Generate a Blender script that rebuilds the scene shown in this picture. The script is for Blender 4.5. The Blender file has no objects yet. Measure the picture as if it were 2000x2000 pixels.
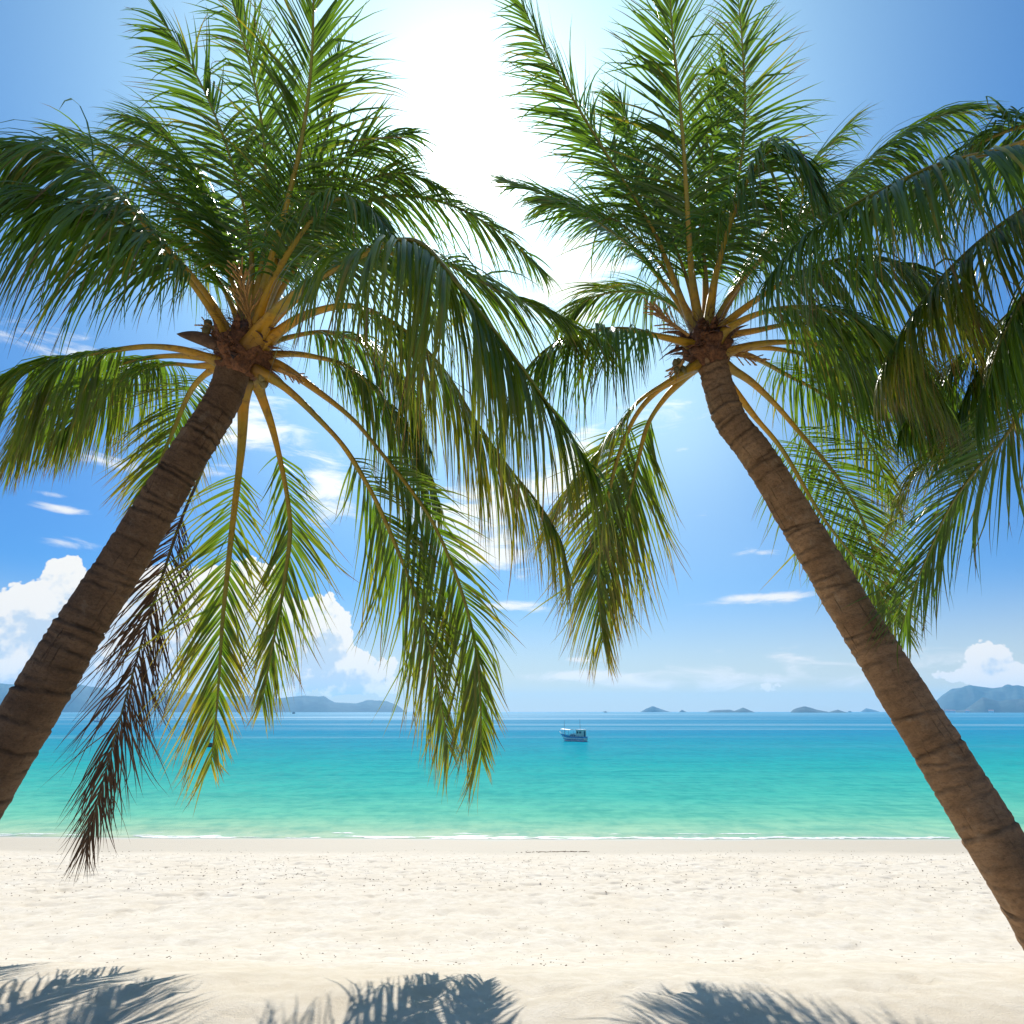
import bpy, math, random
import numpy as np
from mathutils import Vector, Matrix, noise as mnoise

random.seed(7)
RNG = np.random.default_rng(7)
scene = bpy.context.scene
COL = scene.collection
R = math.radians

# ------------------------------------------------------------------ camera
F = 1192.0                      # focal length in pixels of a 2000 px wide frame
PITCH = R(18.09)
CAM = Vector((0, 0, 6.0))
RIGHT = Vector((1, 0, 0))
FWD = Vector((0, math.cos(PITCH), math.sin(PITCH)))
UP = Vector((0, -math.sin(PITCH), math.cos(PITCH)))

def P(px, py, d):
    return CAM + RIGHT * ((px - 1000) / F * d) + UP * ((1000 - py) / F * d) + FWD * d

def ray(px, py):
    return (P(px, py, 1.0) - CAM).normalized()

def azel(px, py):
    d = ray(px, py)
    return math.atan2(d.x, d.y), math.asin(d.z)

def on_plane(px, py, z=0.0):
    d = ray(px, py)
    k = (z - CAM.z) / d.z
    return CAM + d * k

cam_data = bpy.data.cameras.new('camera')
cam = bpy.data.objects.new('camera', cam_data)
COL.objects.link(cam)
cam.location = CAM
cam.rotation_euler = (math.pi / 2 + PITCH, 0, 0)
cam_data.sensor_width = 36
cam_data.sensor_fit = 'HORIZONTAL'
cam_data.lens = 36 * F / 2000
cam_data.clip_start = 0.05
cam_data.clip_end = 30000
scene.camera = cam

# ------------------------------------------------------------------ helpers
def obj(name, verts, faces, mats, parent=None, smooth=False, midx=None, label=None):
    me = bpy.data.meshes.new(name)
    me.from_pydata([tuple(v) for v in verts], [], [tuple(f) for f in faces])
    for m in (mats if isinstance(mats, (list, tuple)) else [mats]):
        me.materials.append(m)
    if midx is not None:
        me.polygons.foreach_set('material_index', np.asarray(midx, dtype=np.int32))
    if smooth:
        me.polygons.foreach_set('use_smooth', np.ones(len(me.polygons), dtype=bool))
    me.update()
    o = bpy.data.objects.new(name, me)
    COL.objects.link(o)
    if parent is not None:
        o.parent = parent
        bpy.context.view_layer.update()
        o.matrix_parent_inverse = parent.matrix_world.inverted()
    if label:
        o['label'] = label
    return o

def empty(name, loc, label, cat, group=None, rz=0):
    o = bpy.data.objects.new(name, None)
    COL.objects.link(o)
    o.location = loc
    o.rotation_euler = (0, 0, rz)
    o['label'] = label
    o['category'] = cat
    if group:
        o['group'] = group
    bpy.context.view_layer.update()
    return o

class MB:
    """collects verts and faces of one mesh"""
    def __init__(s):
        s.v, s.f, s.m = [], [], []
    def add(s, v, f, m=0):
        b = len(s.v)
        s.v += [tuple(a) for a in v]
        s.f += [tuple(b + i for i in q) for q in f]
        s.m += [m] * len(f)
    def box(s, c, sz, rz=0, m=0, taper=1.0):
        x, y, z = sz[0] / 2, sz[1] / 2, sz[2] / 2
        vs = []
        for k, t in ((-z, 1), (z, taper)):
            for a, b in ((-x, -y), (x, -y), (x, y), (-x, y)):
                p = Vector((a * t, b * t, k))
                p.rotate(Matrix.Rotation(rz, 3, 'Z'))
                vs.append(Vector(c) + p)
        s.add(vs, [(3, 2, 1, 0), (4, 5, 6, 7), (0, 1, 5, 4), (1, 2, 6, 5), (2, 3, 7, 6), (3, 0, 4, 7)], m)
    def tube(s, pts, rad, n=8, m=0, flat=1.0, ref=Vector((0, 0, 1)), cap=True):
        pts = [Vector(p) for p in pts]
        rings = []
        for i, p in enumerate(pts):
            t = (pts[min(i + 1, len(pts) - 1)] - pts[max(i - 1, 0)]).normalized()
            a = t.cross(ref)
            if a.length < 1e-3:
                a = t.cross(Vector((1, 0, 0)))
            a.normalize()
            b = a.cross(t).normalized()
            r = rad[i] if hasattr(rad, '__len__') else rad
            rings.append([p + a * (math.cos(2 * math.pi * k / n) * r) + b * (math.sin(2 * math.pi * k / n) * r * flat) for k in range(n)])
        vs = [v for rg in rings for v in rg]
        fs = []
        for i in range(len(rings) - 1):
            for k in range(n):
                fs.append((i * n + k, i * n + (k + 1) % n, (i + 1) * n + (k + 1) % n, (i + 1) * n + k))
        if cap:
            fs.append(tuple(range(n))[::-1])
            fs.append(tuple((len(rings) - 1) * n + k for k in range(n)))
        s.add(vs, fs, m)
    def build(s, name, mats, parent=None, smooth=False, label=None):
        return obj(name, s.v, s.f, mats, parent, smooth, s.m, label)

def spline(pts, n):
    """Catmull-Rom through pts, resampled evenly to n points"""
    p = np.array([tuple(a) for a in pts], dtype=float)
    q = np.vstack([2 * p[0] - p[1], p, 2 * p[-1] - p[-2]])
    out = []
    for i in range(1, len(q) - 2):
        for t in np.linspace(0, 1, 24, endpoint=False):
            a, b, c, d = q[i - 1], q[i], q[i + 1], q[i + 2]
            out.append(0.5 * (2 * b + (c - a) * t + (2 * a - 5 * b + 4 * c - d) * t * t + (3 * b - a - 3 * c + d) * t ** 3))
    out.append(p[-1])
    out = np.array(out)
    s = np.concatenate([[0], np.cumsum(np.linalg.norm(np.diff(out, axis=0), axis=1))])
    u = np.linspace(0, s[-1], n)
    return np.stack([np.interp(u, s, out[:, k]) for k in range(3)], axis=1), s[-1]

# ------------------------------------------------------------------ materials
class NT:
    """tiny wrapper to write node trees as expressions"""
    def __init__(s, tree):
        s.t = tree
        s.n = tree.nodes
        s.l = tree.links
    def node(s, typ, ins=None, **props):
        nd = s.n.new(typ)
        for k, v in props.items():
            setattr(nd, k, v)
        for k, v in (ins or {}).items():
            s.set(nd.inputs[k], v)
        return nd
    def set(s, sock, v):
        if isinstance(v, bpy.types.NodeSocket):
            s.l.new(v, sock)
        else:
            sock.default_value = v
    def math(s, op, a, b=None, c=None, clamp=False):
        nd = s.n.new('ShaderNodeMath')
        nd.operation = op
        nd.use_clamp = clamp
        for i, v in enumerate((a, b, c)):
            if v is not None:
                s.set(nd.inputs[i], v)
        return nd.outputs[0]
    def vmath(s, op, a, b=None, out=0):
        nd = s.n.new('ShaderNodeVectorMath')
        nd.operation = op
        s.set(nd.inputs[0], a)
        if b is not None:
            s.set(nd.inputs[1], b)
        return nd.outputs[out]
    def scale(s, a, k):
        nd = s.n.new('ShaderNodeVectorMath')
        nd.operation = 'SCALE'
        s.set(nd.inputs[0], a)
        s.set(nd.inputs['Scale'], k)
        return nd.outputs[0]
    def mix(s, f, a, b, blend='MIX'):
        nd = s.n.new('ShaderNodeMix')
        nd.data_type = 'RGBA'
        nd.blend_type = blend
        s.set(nd.inputs[0], f)
        s.set(nd.inputs[6], a if isinstance(a, bpy.types.NodeSocket) else tuple(a) + ((1,) if len(a) == 3 else ()))
        s.set(nd.inputs[7], b if isinstance(b, bpy.types.NodeSocket) else tuple(b) + ((1,) if len(b) == 3 else ()))
        return nd.outputs[2]
    def noise(s, vec, scale, detail=4, rough=0.5, dist=0.0, dims='3D'):
        nd = s.n.new('ShaderNodeTexNoise')
        nd.noise_dimensions = dims
        if vec is not None:
            s.set(nd.inputs['Vector'], vec)
        nd.inputs['Scale'].default_value = scale
        nd.inputs['Detail'].default_value = detail
        nd.inputs['Roughness'].default_value = rough
        nd.inputs['Distortion'].default_value = dist
        return nd.outputs[0]
    def smooth(s, v, a, b, lo=0.0, hi=1.0):
        nd = s.n.new('ShaderNodeMapRange')
        nd.interpolation_type = 'SMOOTHSTEP'
        s.set(nd.inputs[0], v)
        for i, k in enumerate((a, b, lo, hi)):
            s.set(nd.inputs[i + 1], k)
        return nd.outputs[0]
    def ramp(s, f, stops):
        nd = s.n.new('ShaderNodeValToRGB')
        s.set(nd.inputs[0], f)
        e = nd.color_ramp.elements
        while len(e) < len(stops):
            e.new(0.5)
        for k, (p, c) in enumerate(stops):
            e[k].position = p
            e[k].color = tuple(c) + ((1,) if len(c) == 3 else ())
        return nd.outputs[0]
    def bump(s, h, strength=0.5, dist=0.1):
        nd = s.n.new('ShaderNodeBump')
        s.set(nd.inputs['Height'], h)
        nd.inputs['Strength'].default_value = strength
        nd.inputs['Distance'].default_value = dist
        return nd.outputs[0]

def material(name):
    m = bpy.data.materials.new(name)
    m.use_nodes = True
    m.node_tree.nodes.clear()
    return m, NT(m.node_tree)

def finish(nt, shader, volume=None):
    o = nt.n.new('ShaderNodeOutputMaterial')
    if shader is not None:
        nt.l.new(shader, o.inputs['Surface'])
    if volume is not None:
        nt.l.new(volume, o.inputs['Volume'])

def simple(name, color, rough=0.5, vary=0.15, scale=6.0, metallic=0.0, spec=0.5, bump=0.0):
    m, t = material(name)
    pos = t.node('ShaderNodeTexCoord').outputs['Object']
    n = t.noise(pos, scale, 5, 0.6)
    dark = tuple(c * (1 - vary) for c in color)
    lite = tuple(min(1, c * (1 + vary)) for c in color)
    c = t.mix(t.smooth(n, 0.3, 0.7), dark, lite)
    ins = {'Base Color': c, 'Roughness': rough, 'Metallic': metallic, 'Specular IOR Level': spec}
    b = t.node('ShaderNodeBsdfPrincipled', ins)
    if bump:
        t.l.new(t.bump(n, bump, 0.02), b.inputs['Normal'])
    finish(t, b.outputs[0])
    return m

# --- leaf: attribute tint = (random per leaflet, position along leaflet, yellowness)
def leaf_material(name, dead=False):
    m, t = material(name)
    a = t.node('ShaderNodeAttribute', attribute_name='tint').outputs['Color']
    sep = t.node('ShaderNodeSeparateColor', {0: a})
    rnd, along, yel = sep.outputs[0], sep.outputs[1], sep.outputs[2]
    pos = t.node('ShaderNodeTexCoord').outputs['Object']
    n = t.noise(pos, 9.0, 4, 0.6)
    if dead:
        c = t.mix(rnd, (0.030, 0.018, 0.012), (0.105, 0.062, 0.036))
        c = t.mix(t.smooth(n, 0.35, 0.75), c, (0.055, 0.030, 0.018))
        tr = t.mix(0.25, c, (0.18, 0.085, 0.03))
        fac = 0.18
    else:
        c = t.mix(rnd, (0.030, 0.076, 0.008), (0.092, 0.152, 0.014))
        c = t.mix(t.smooth(n, 0.3, 0.8, 0, 0.5), c, (0.085, 0.12, 0.010))
        # yellowing and browning of old leaflets, strongest at their tips
        tip = t.smooth(t.math('ADD', along, t.math('MULTIPLY', rnd, 0.25)), 0.86, 1.1)
        ym = t.math('MULTIPLY', yel, t.smooth(t.math('ADD', t.math('MULTIPLY', along, 0.6), t.math('MULTIPLY', n, 0.8)), 0.35, 0.95), clamp=True)
        c = t.mix(ym, c, (0.36, 0.25, 0.022))
        br = t.math('MULTIPLY', tip, t.smooth(t.math('ADD', rnd, yel), 0.25, 0.9), clamp=True)
        c = t.mix(br, c, (0.17, 0.085, 0.03))
        tr = t.mix(0.5, c, (0.22, 0.42, 0.012))
        tr = t.mix(t.math('MULTIPLY', ym, 0.7), tr, (0.55, 0.36, 0.02))
        tr = t.mix(t.math('MULTIPLY', br, 0.8), tr, (0.17, 0.075, 0.02))
        fac = 0.42
    p = t.node('ShaderNodeBsdfPrincipled', {'Base Color': c, 'Roughness': 0.30 if not dead else 0.6, 'Specular IOR Level': 0.55 if not dead else 0.25})
    q = t.node('ShaderNodeBsdfTranslucent', {'Color': tr})
    mx = t.node('ShaderNodeMixShader', {0: fac, 1: p.outputs[0], 2: q.outputs[0]})
    finish(t, mx.outputs[0])
    return m

def stalk_material(name, base, mid, tipc):
    m, t = material(name)
    a = t.node('ShaderNodeAttribute', attribute_name='tint').outputs['Color']
    sep = t.node('ShaderNodeSeparateColor', {0: a})
    along = sep.outputs[1]
    pos = t.node('ShaderNodeTexCoord').outputs['Object']
    n = t.noise(pos, 14.0, 5, 0.65)
    c = t.ramp(along, [(0.0, (0.12, 0.05, 0.018)), (0.05, base), (0.35, mid), (0.7, tipc)])
    n2 = t.noise(pos, 3.0, 3, 0.5)
    c = t.mix(t.smooth(n2, 0.42, 0.66, 0, 0.55), c, (0.24, 0.25, 0.03))
    c = t.mix(t.smooth(n, 0.48, 0.72, 0, 0.7), c, (0.17, 0.085, 0.025))
    b = t.node('ShaderNodeBsdfPrincipled', {'Base Color': c, 'Roughness': 0.42})
    q = t.node('ShaderNodeBsdfTranslucent', {'Color': c})
    mx = t.node('ShaderNodeMixShader', {0: 0.3, 1: b.outputs[0], 2: q.outputs[0]})
    finish(t, mx.outputs[0])
    return m

def trunk_material(name, c0, c1):
    m, t = material(name)
    a = t.node('ShaderNodeAttribute', attribute_name='ring').outputs['Color']
    sep = t.node('ShaderNodeSeparateColor', {0: a})
    scar, around, height = sep.outputs[0], sep.outputs[1], sep.outputs[2]
    pos = t.node('ShaderNodeTexCoord').outputs['Object']
    co = t.node('ShaderNodeCombineXYZ', {0: t.math('MULTIPLY', around, 5.0), 1: t.math('MULTIPLY', height, 46.0), 2: 0.0}).outputs[0]
    streak = t.noise(co, 5.0, 6, 0.7)
    grain = t.noise(pos, 60.0, 5, 0.7)
    blotch = t.noise(pos, 3.2, 4, 0.6)
    c = t.mix(t.smooth(blotch, 0.3, 0.72), c0, c1)
    c = t.mix(t.smooth(streak, 0.42, 0.72, 0, 0.6), c, tuple(x * 0.4 for x in c0))
    c = t.mix(t.smooth(grain, 0.4, 0.75, 0, 0.16), c, tuple(min(1, x * 1.7) for x in c1))
    lich = t.noise(pos, 6.5, 5, 0.68, 0.5)
    c = t.mix(t.smooth(lich, 0.56, 0.74, 0, 0.5), c, tuple(x * 1.25 + 0.03 for x in (c1[0] * 0.85, c1[1], c1[2] * 1.1)))
    crk = t.noise(t.node('ShaderNodeCombineXYZ', {0: t.math('MULTIPLY', around, 34.0), 1: t.math('MULTIPLY', height, 14.0), 2: 3.0}).outputs[0], 1.0, 4, 0.6, 0.4)
    c = t.mix(t.smooth(crk, 0.64, 0.70, 0, 0.6), c, tuple(x * 0.3 for x in c0))
    c = t.mix(t.math('MULTIPLY', scar, 0.72), c, tuple(x * 0.22 for x in c0))
    h = t.math('ADD', t.math('MULTIPLY', streak, 0.7), t.math('SUBTRACT', t.math('MULTIPLY', grain, 0.5), t.math('MULTIPLY', t.smooth(crk, 0.60, 0.70), 0.8)))
    b = t.node('ShaderNodeBsdfPrincipled', {'Base Color': c, 'Roughness': 0.88, 'Specular IOR Level': 0.2, 'Normal': t.bump(h, 0.8, 0.02)})
    finish(t, b.outputs[0])
    return m

M_LEAF = leaf_material('palm_leaf')
M_DEAD = leaf_material('dead_palm_leaf', True)
M_STALK = stalk_material('frond_stalk', (0.58, 0.30, 0.015), (0.50, 0.31, 0.02), (0.24, 0.24, 0.03))
M_DSTALK = stalk_material('dead_frond_stalk', (0.10, 0.06, 0.03), (0.05, 0.03, 0.018), (0.04, 0.025, 0.016))
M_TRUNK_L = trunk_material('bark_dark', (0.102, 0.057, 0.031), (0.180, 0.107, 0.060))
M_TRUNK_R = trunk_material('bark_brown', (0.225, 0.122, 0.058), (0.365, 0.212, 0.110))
M_FIBRE = simple('crown_fibre', (0.15, 0.058, 0.022), 0.85, 0.55, 30, bump=0.8)
M_FLOWER = simple('dry_flower', (0.42, 0.22, 0.06), 0.7, 0.35, 25)
M_SPATHE = simple('spathe', (0.13, 0.07, 0.035), 0.7, 0.4, 12, bump=0.5)
M_NUT = simple('young_coconut', (0.16, 0.12, 0.03), 0.5, 0.4, 10)
M_VEG = simple('hill_forest', (0.018, 0.038, 0.03), 0.9, 0.5, 0.02)
M_ROCK = simple('rock', (0.16, 0.13, 0.10), 0.9, 0.4, 0.05)

# ------------------------------------------------------------------ sand + sea bed (one sheet)
py_ = np.array([-290, 0, 4.5, 6.5, 9, 12, 16, 21.6, 27, 34, 38, 45, 80, 400, 7390.0])
pz_ = np.array([4.7, 4.45, 4.4, 3.85, 2.95, 2.2, 1.65, 1.12, 0.60, 0.0, -0.40, -0.95, -2.0, -4, -6.0])
_fy = np.linspace(-290, 120, 8201)
_fz = np.interp(_fy, py_, pz_)
k_ = np.hanning(61); k_ /= k_.sum()
_fzs = np.convolve(np.pad(_fz, 30, mode='edge'), k_, mode='valid')

def profile(y):
    y = np.asarray(y, dtype=float)
    return np.where(y < 118, np.interp(y, _fy, _fzs), np.interp(y, py_, pz_))

def vnoise(x, y, seed=0):
    """smooth value noise, vectorised"""
    x = np.asarray(x, dtype=float); y = np.asarray(y, dtype=float)
    xi = np.floor(x).astype(np.int64); yi = np.floor(y).astype(np.int64)
    fx = x - xi; fy = y - yi
    fx = fx * fx * fx * (fx * (fx * 6 - 15) + 10); fy = fy * fy * fy * (fy * (fy * 6 - 15) + 10)
    def h(a, b):
        n = (a * 374761393 + b * 668265263 + seed * 974711) & 0x7fffffff
        n = ((n ^ (n >> 13)) * 1274126177) & 0x7fffffff
        n = n ^ (n >> 16)
        return (n & 0xffff) / 65535.0
    return (h(xi, yi) * (1 - fx) + h(xi + 1, yi) * fx) * (1 - fy) + (h(xi, yi + 1) * (1 - fx) + h(xi + 1, yi + 1) * fx) * fy

def fbm(x, y, oct=4, seed=0, rough=0.5):
    s = 0; a = 1; tot = 0
    for k in range(oct):
        s = s + a * vnoise(x * 2 ** k, y * 2 ** k, seed + k * 17)
        tot += a; a *= rough
    return s / tot

def shore_shift(x):
    return 0.9 * (fbm(x / 14.0, 0 * x + 3.1, 3, 5) - 0.5) + 0.012 * np.clip(x, -40, 40) * -0.6

def beach_z(x, y):
    sh = shore_shift(x)
    z = profile(y - sh * np.clip((y - 10) / 20, 0, 1))
    dry = np.clip((z - 0.52) / 0.22, 0, 1)
    near = np.clip((70 - np.abs(x)) / 30, 0, 1)
    tr = fbm(x / 0.55, y / 0.55, 3, 11, 0.55)
    pits = fbm(x / 0.26, y / 0.34, 2, 31, 0.5)
    z = z + dry * near * (0.065 * (tr - 0.5) - 0.12 * np.clip(pits - 0.58, 0, 1) * 2)
    z = z + near * 0.05 * (fbm(x / 3.5, y / 2.2, 2, 41) - 0.5) * np.clip(z / 0.4, 0, 1)
    return z

def grid_obj(name, xs, ys, zf, mat, smooth=True):
    X, Y = np.meshgrid(xs, ys)
    Z = zf(X, Y)
    v = np.stack([X.ravel(), Y.ravel(), Z.ravel()], axis=1)
    nx, ny = len(xs), len(ys)
    i = np.arange(nx * ny).reshape(ny, nx)
    f = np.stack([i[:-1, :-1].ravel(), i[:-1, 1:].ravel(), i[1:, 1:].ravel(), i[1:, :-1].ravel()], axis=1)
    me = bpy.data.meshes.new(name)
    me.vertices.add(len(v)); me.vertices.foreach_set('co', v.ravel())
    me.loops.add(f.size); me.loops.foreach_set('vertex_index', f.ravel().astype(np.int32))
    me.polygons.add(len(f)); me.polygons.foreach_set('loop_start', np.arange(0, f.size, 4, dtype=np.int32))
    me.polygons.foreach_set('use_smooth', np.full(len(f), smooth))
    me.update(calc_edges=True)
    me.materials.append(mat)
    o = bpy.data.objects.new(name, me)
    COL.objects.link(o)
    return o

def sand_material():
    m, t = material('sand')
    geo = t.node('ShaderNodeNewGeometry').outputs['Position']
    z = t.node('ShaderNodeSeparateXYZ', {0: geo}).outputs[2]
    fine = t.noise(geo, 55.0, 6, 0.75)
    mid = t.noise(geo, 5.0, 5, 0.65)
    big = t.noise(geo, 0.6, 3, 0.5)
    c = t.mix(t.smooth(mid, 0.3, 0.72), (0.55, 0.48, 0.375), (0.64, 0.575, 0.475))
    c = t.mix(t.smooth(big, 0.35, 0.7, 0, 0.4), c, (0.55, 0.46, 0.335))
    c = t.mix(t.smooth(fine, 0.60, 0.80, 0, 0.5), c, (0.27, 0.225, 0.165))
    zz = t.math('ADD', z, t.math('MULTIPLY', t.math('SUBTRACT', big, 0.5), 0.12))
    wet = t.smooth(zz, 0.58, 0.44)
    c = t.mix(wet, c, (0.43, 0.37, 0.28))
    soak = t.smooth(zz, 0.09, 0.0)
    c = t.mix(soak, c, (0.40, 0.40, 0.34))
    rough = t.math('SUBTRACT', 0.9, t.math('MULTIPLY', wet, 0.22))
    hh = t.math('MULTIPLY', t.math('ADD', t.math('MULTIPLY', mid, 0.6), t.math('MULTIPLY', fine, 0.4)), t.math('SUBTRACT', 1.0, t.math('MULTIPLY', wet, 0.93)))
    b = t.node('ShaderNodeBsdfPrincipled', {'Base Color': c, 'Roughness': rough, 'Specular IOR Level': 0.25, 'Normal': t.bump(hh, 0.7, 0.05)})
    finish(t, b.outputs[0])
    return m

xs = np.concatenate([-np.geomspace(6900, 31, 26), np.arange(-30, 30.01, 0.11), np.geomspace(31, 6900, 26)])
ys = np.concatenate([np.linspace(-285, -5, 12), np.arange(-4, 4, 0.5), np.arange(4, 18, 0.14), np.arange(18, 36, 0.075), np.arange(36, 60, 1.0), np.geomspace(61, 7380, 20)])
beach = grid_obj('beach', xs, ys, beach_z, sand_material())
beach['kind'] = 'structure'

# ------------------------------------------------------------------ sea
def sea_material():
    m, t = material('sea')
    geo = t.node('ShaderNodeNewGeometry').outputs['Position']
    s = t.node('ShaderNodeSeparateXYZ', {0: geo})
    x, y = s.outputs[0], s.outputs[1]
    # colour of the water by its depth (distance from the shore), with currents and sandy patches
    st = t.node('ShaderNodeCombineXYZ', {0: t.math('MULTIPLY', x, 0.012), 1: t.math('MULTIPLY', y, 0.030), 2: 0.0}).outputs[0]
    patch = t.noise(st, 1.0, 4, 0.55)
    ly = t.math('LOGARITHM', t.math('MAXIMUM', t.math('ADD', y, t.math('MULTIPLY', t.math('MULTIPLY', t.math('SUBTRACT', patch, 0.5), y), 0.42)), 30.0), 10.0)
    f = t.math('DIVIDE', t.math('SUBTRACT', ly, 1.5), 2.2)      # 1.5 -> 0 (32 m), 3.7 -> 1 (5 km)
    def st_(d): return (math.log10(d) - 1.5) / 2.2
    c = t.ramp(f, [(st_(33), (0.42, 0.48, 0.33)), (st_(36), (0.27, 0.47, 0.30)), (st_(41), (0.125, 0.42, 0.28)), (st_(52), (0.045, 0.36, 0.28)),
                   (st_(75), (0.006, 0.30, 0.285)), (st_(110), (0.002, 0.25, 0.30)), (st_(200), (0.004, 0.205, 0.33)), (st_(500), (0.022, 0.205, 0.335)), (st_(2500), (0.07, 0.24, 0.34))])
    # calm slicks: long pale lines across the water
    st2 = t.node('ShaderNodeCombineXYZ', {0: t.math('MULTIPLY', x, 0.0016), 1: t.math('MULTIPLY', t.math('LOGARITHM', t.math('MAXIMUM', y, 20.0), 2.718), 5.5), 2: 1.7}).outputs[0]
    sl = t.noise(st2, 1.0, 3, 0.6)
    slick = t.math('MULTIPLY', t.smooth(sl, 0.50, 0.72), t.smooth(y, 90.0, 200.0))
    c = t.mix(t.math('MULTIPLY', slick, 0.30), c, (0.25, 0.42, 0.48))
    # wave relief, wavelengths growing with distance so that it stays visible
    w1 = t.noise(t.vmath('MULTIPLY', geo, (0.85, 0.62, 1)), 1.0, 4, 0.6)
    w2 = t.noise(t.vmath('MULTIPLY', geo, (0.19, 0.13, 1)), 1.0, 4, 0.6)
    w3 = t.noise(t.vmath('MULTIPLY', geo, (0.016, 0.09, 1)), 1.0, 4, 0.6)
    c = t.mix(t.smooth(t.math('ADD', t.math('MULTIPLY', w1, 0.55), t.math('MULTIPLY', w2, 0.45)), 0.40, 0.64, 0.0, 0.75), c, t.mix(1.0, c, (0.45, 0.74, 0.82), 'MULTIPLY'))  # light and dark of the waves, put into the water colour as well
    h = t.math('ADD', t.math('MULTIPLY', w1, 0.10), t.math('ADD', t.math('MULTIPLY', w2, 0.35), t.math('MULTIPLY', w3, 1.2)))
    rough = t.math('ADD', 0.12, t.math('MULTIPLY', t.smooth(y, 60.0, 900.0), 0.16))
    nrm = t.bump(h, 0.6, 1.0)
    dif = t.node('ShaderNodeBsdfDiffuse', {'Color': c, 'Normal': nrm})
    gl = t.node('ShaderNodeBsdfGlossy', {'Color': (1, 1, 1, 1), 'Roughness': rough, 'Normal': nrm})
    fr = t.node('ShaderNodeFresnel', {'IOR': 1.33, 'Normal': nrm}).outputs[0]
    fac = t.math('MULTIPLY', t.math('MINIMUM', fr, 0.55), t.math('ADD', 0.17, t.math('MULTIPLY', slick, 0.22)))
    mx = t.node('ShaderNodeMixShader', {0: fac, 1: dif.outputs[0], 2: gl.outputs[0]})
    finish(t, mx.outputs[0])
    return m

def sea_z(x, y):
    sh = shore_shift(x)
    d = y - sh - 34.15
    a = np.clip((80 - np.abs(x)) / 20, 0, 1)
    lip = 0.07 * np.exp(-(d / 0.16) ** 2) * (0.25 + 1.2 * np.clip(fbm(x / 4.0, 0 * x, 2, 77) - 0.3, 0, 1))
    rip = 0.035 * (fbm(x / 2.4, y / 0.7, 3, 55) - 0.5) * np.clip((y - 34.5) / 3, 0, 1) * np.clip((75 - y) / 20, 0, 1)
    return 0.004 + a * (lip + rip)

xs2 = np.concatenate([-np.geomspace(6850, 52, 26), np.arange(-50, 50.01, 0.25), np.geomspace(52, 6850, 26)])
ys2 = np.concatenate([np.arange(31, 36, 0.07), np.arange(36, 76, 0.22), np.geomspace(77, 7360, 60)])
water = grid_obj('water', xs2, ys2, sea_z, sea_material())
water['kind'] = 'structure'

# foam along the edge of the water
def foam():
    m, t = material('foam')
    geo = t.node('ShaderNodeNewGeometry').outputs['Position']
    n = t.noise(geo, 9.0, 5, 0.7)
    c = t.mix(t.smooth(n, 0.35, 0.7), (0.62, 0.66, 0.60), (0.82, 0.83, 0.80))
    finish(t, t.node('ShaderNodeBsdfPrincipled', {'Base Color': c, 'Roughness': 0.6, 'Normal': t.bump(n, 0.6, 0.03)}).outputs[0])
    mb_v, mb_f = [], []
    x = -45.0
    xsf = np.arange(-45, 45, 0.09)
    sh = shore_shift(xsf)
    # several broken strands
    for row, (off, wid, thr, seed) in enumerate(((0.02, 0.26, 0.36, 3), (0.30, 0.16, 0.50, 9), (0.62, 0.12, 0.60, 15), (1.25, 0.12, 0.64, 21))):
        gate = fbm(xsf / 2.2, 0 * xsf + row, 3, 100 + seed)
        wv = wid * np.clip((gate - thr) / 0.22, 0, 1) * (0.45 + 1.1 * vnoise(xsf / 0.22, 0 * xsf, seed))
        mid = 34.0 + sh + off + 0.30 * (fbm(xsf / 1.3, 0 * xsf, 3, seed + 60) - 0.5)
        for i in range(len(xsf) - 1):
            if wv[i] < 0.01 and wv[i + 1] < 0.01:
                continue
            b = len(mb_v)
            for k in (i, i + 1):
                for q, hgt in ((-0.5, 0.006), (0.0, 0.035), (0.5, 0.006)):
                    yy = mid[k] + q * wv[k]
                    base = max(float(sea_z(np.array(xsf[k]), np.array(yy))), float(beach_z(np.array(xsf[k]), np.array(yy))))
                    mb_v.append((xsf[k], yy, base + hgt * min(1, wv[k] / 0.1) + 0.004))
            mb_f += [(b, b + 3, b + 4, b + 1), (b + 1, b + 4, b + 5, b + 2)]
    o = obj('foam', mb_v, mb_f, m, smooth=True)
    o['kind'] = 'stuff'
    return o
foam()

# dark specks standing in for pit shadows, with bits of dry leaf and shell
def pit_shade_and_debris():
    m = simple('pit_shade_debris', (0.16, 0.11, 0.065), 0.9, 0.5, 8)
    mb = MB()
    for k in range(6500):
        y = random.uniform(9, 29.0) if k % 3 else random.uniform(19, 27)
        x = random.uniform(-1, 1) * (y * 0.9 + 2)
        if random.random() > 0.35 + 0.65 * float(fbm(np.array(x / 4), np.array(y / 2), 2, 9)):
            continue
        s = random.uniform(0.008, 0.030) * (0.6 if y < 18 else 1)
        a = random.uniform(0, math.pi)
        z = float(beach_z(np.array(x), np.array(y)))
        if z < 0.3 and random.random() < 0.85:
            continue
        l = s * random.uniform(1, 2.6)
        mb.box((x, y, z + s * 0.25), (l, s * 0.6, s * 0.5), a, taper=0.6)
    for k in range(60):     # a drift line of weed
        x = random.gauss(1.9, 0.7); y = 28.6 + 0.10 * (x - 3) + random.gauss(0, 0.06)
        z = float(beach_z(np.array(x), np.array(y)))
        mb.box((x, y, z + 0.008), (random.uniform(0.04, 0.16), 0.02, 0.016), random.uniform(-0.5, 0.5))
    o = mb.build('beach_pit_shade_and_debris', m)
    o['kind'] = 'stuff'
pit_shade_and_debris()

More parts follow.
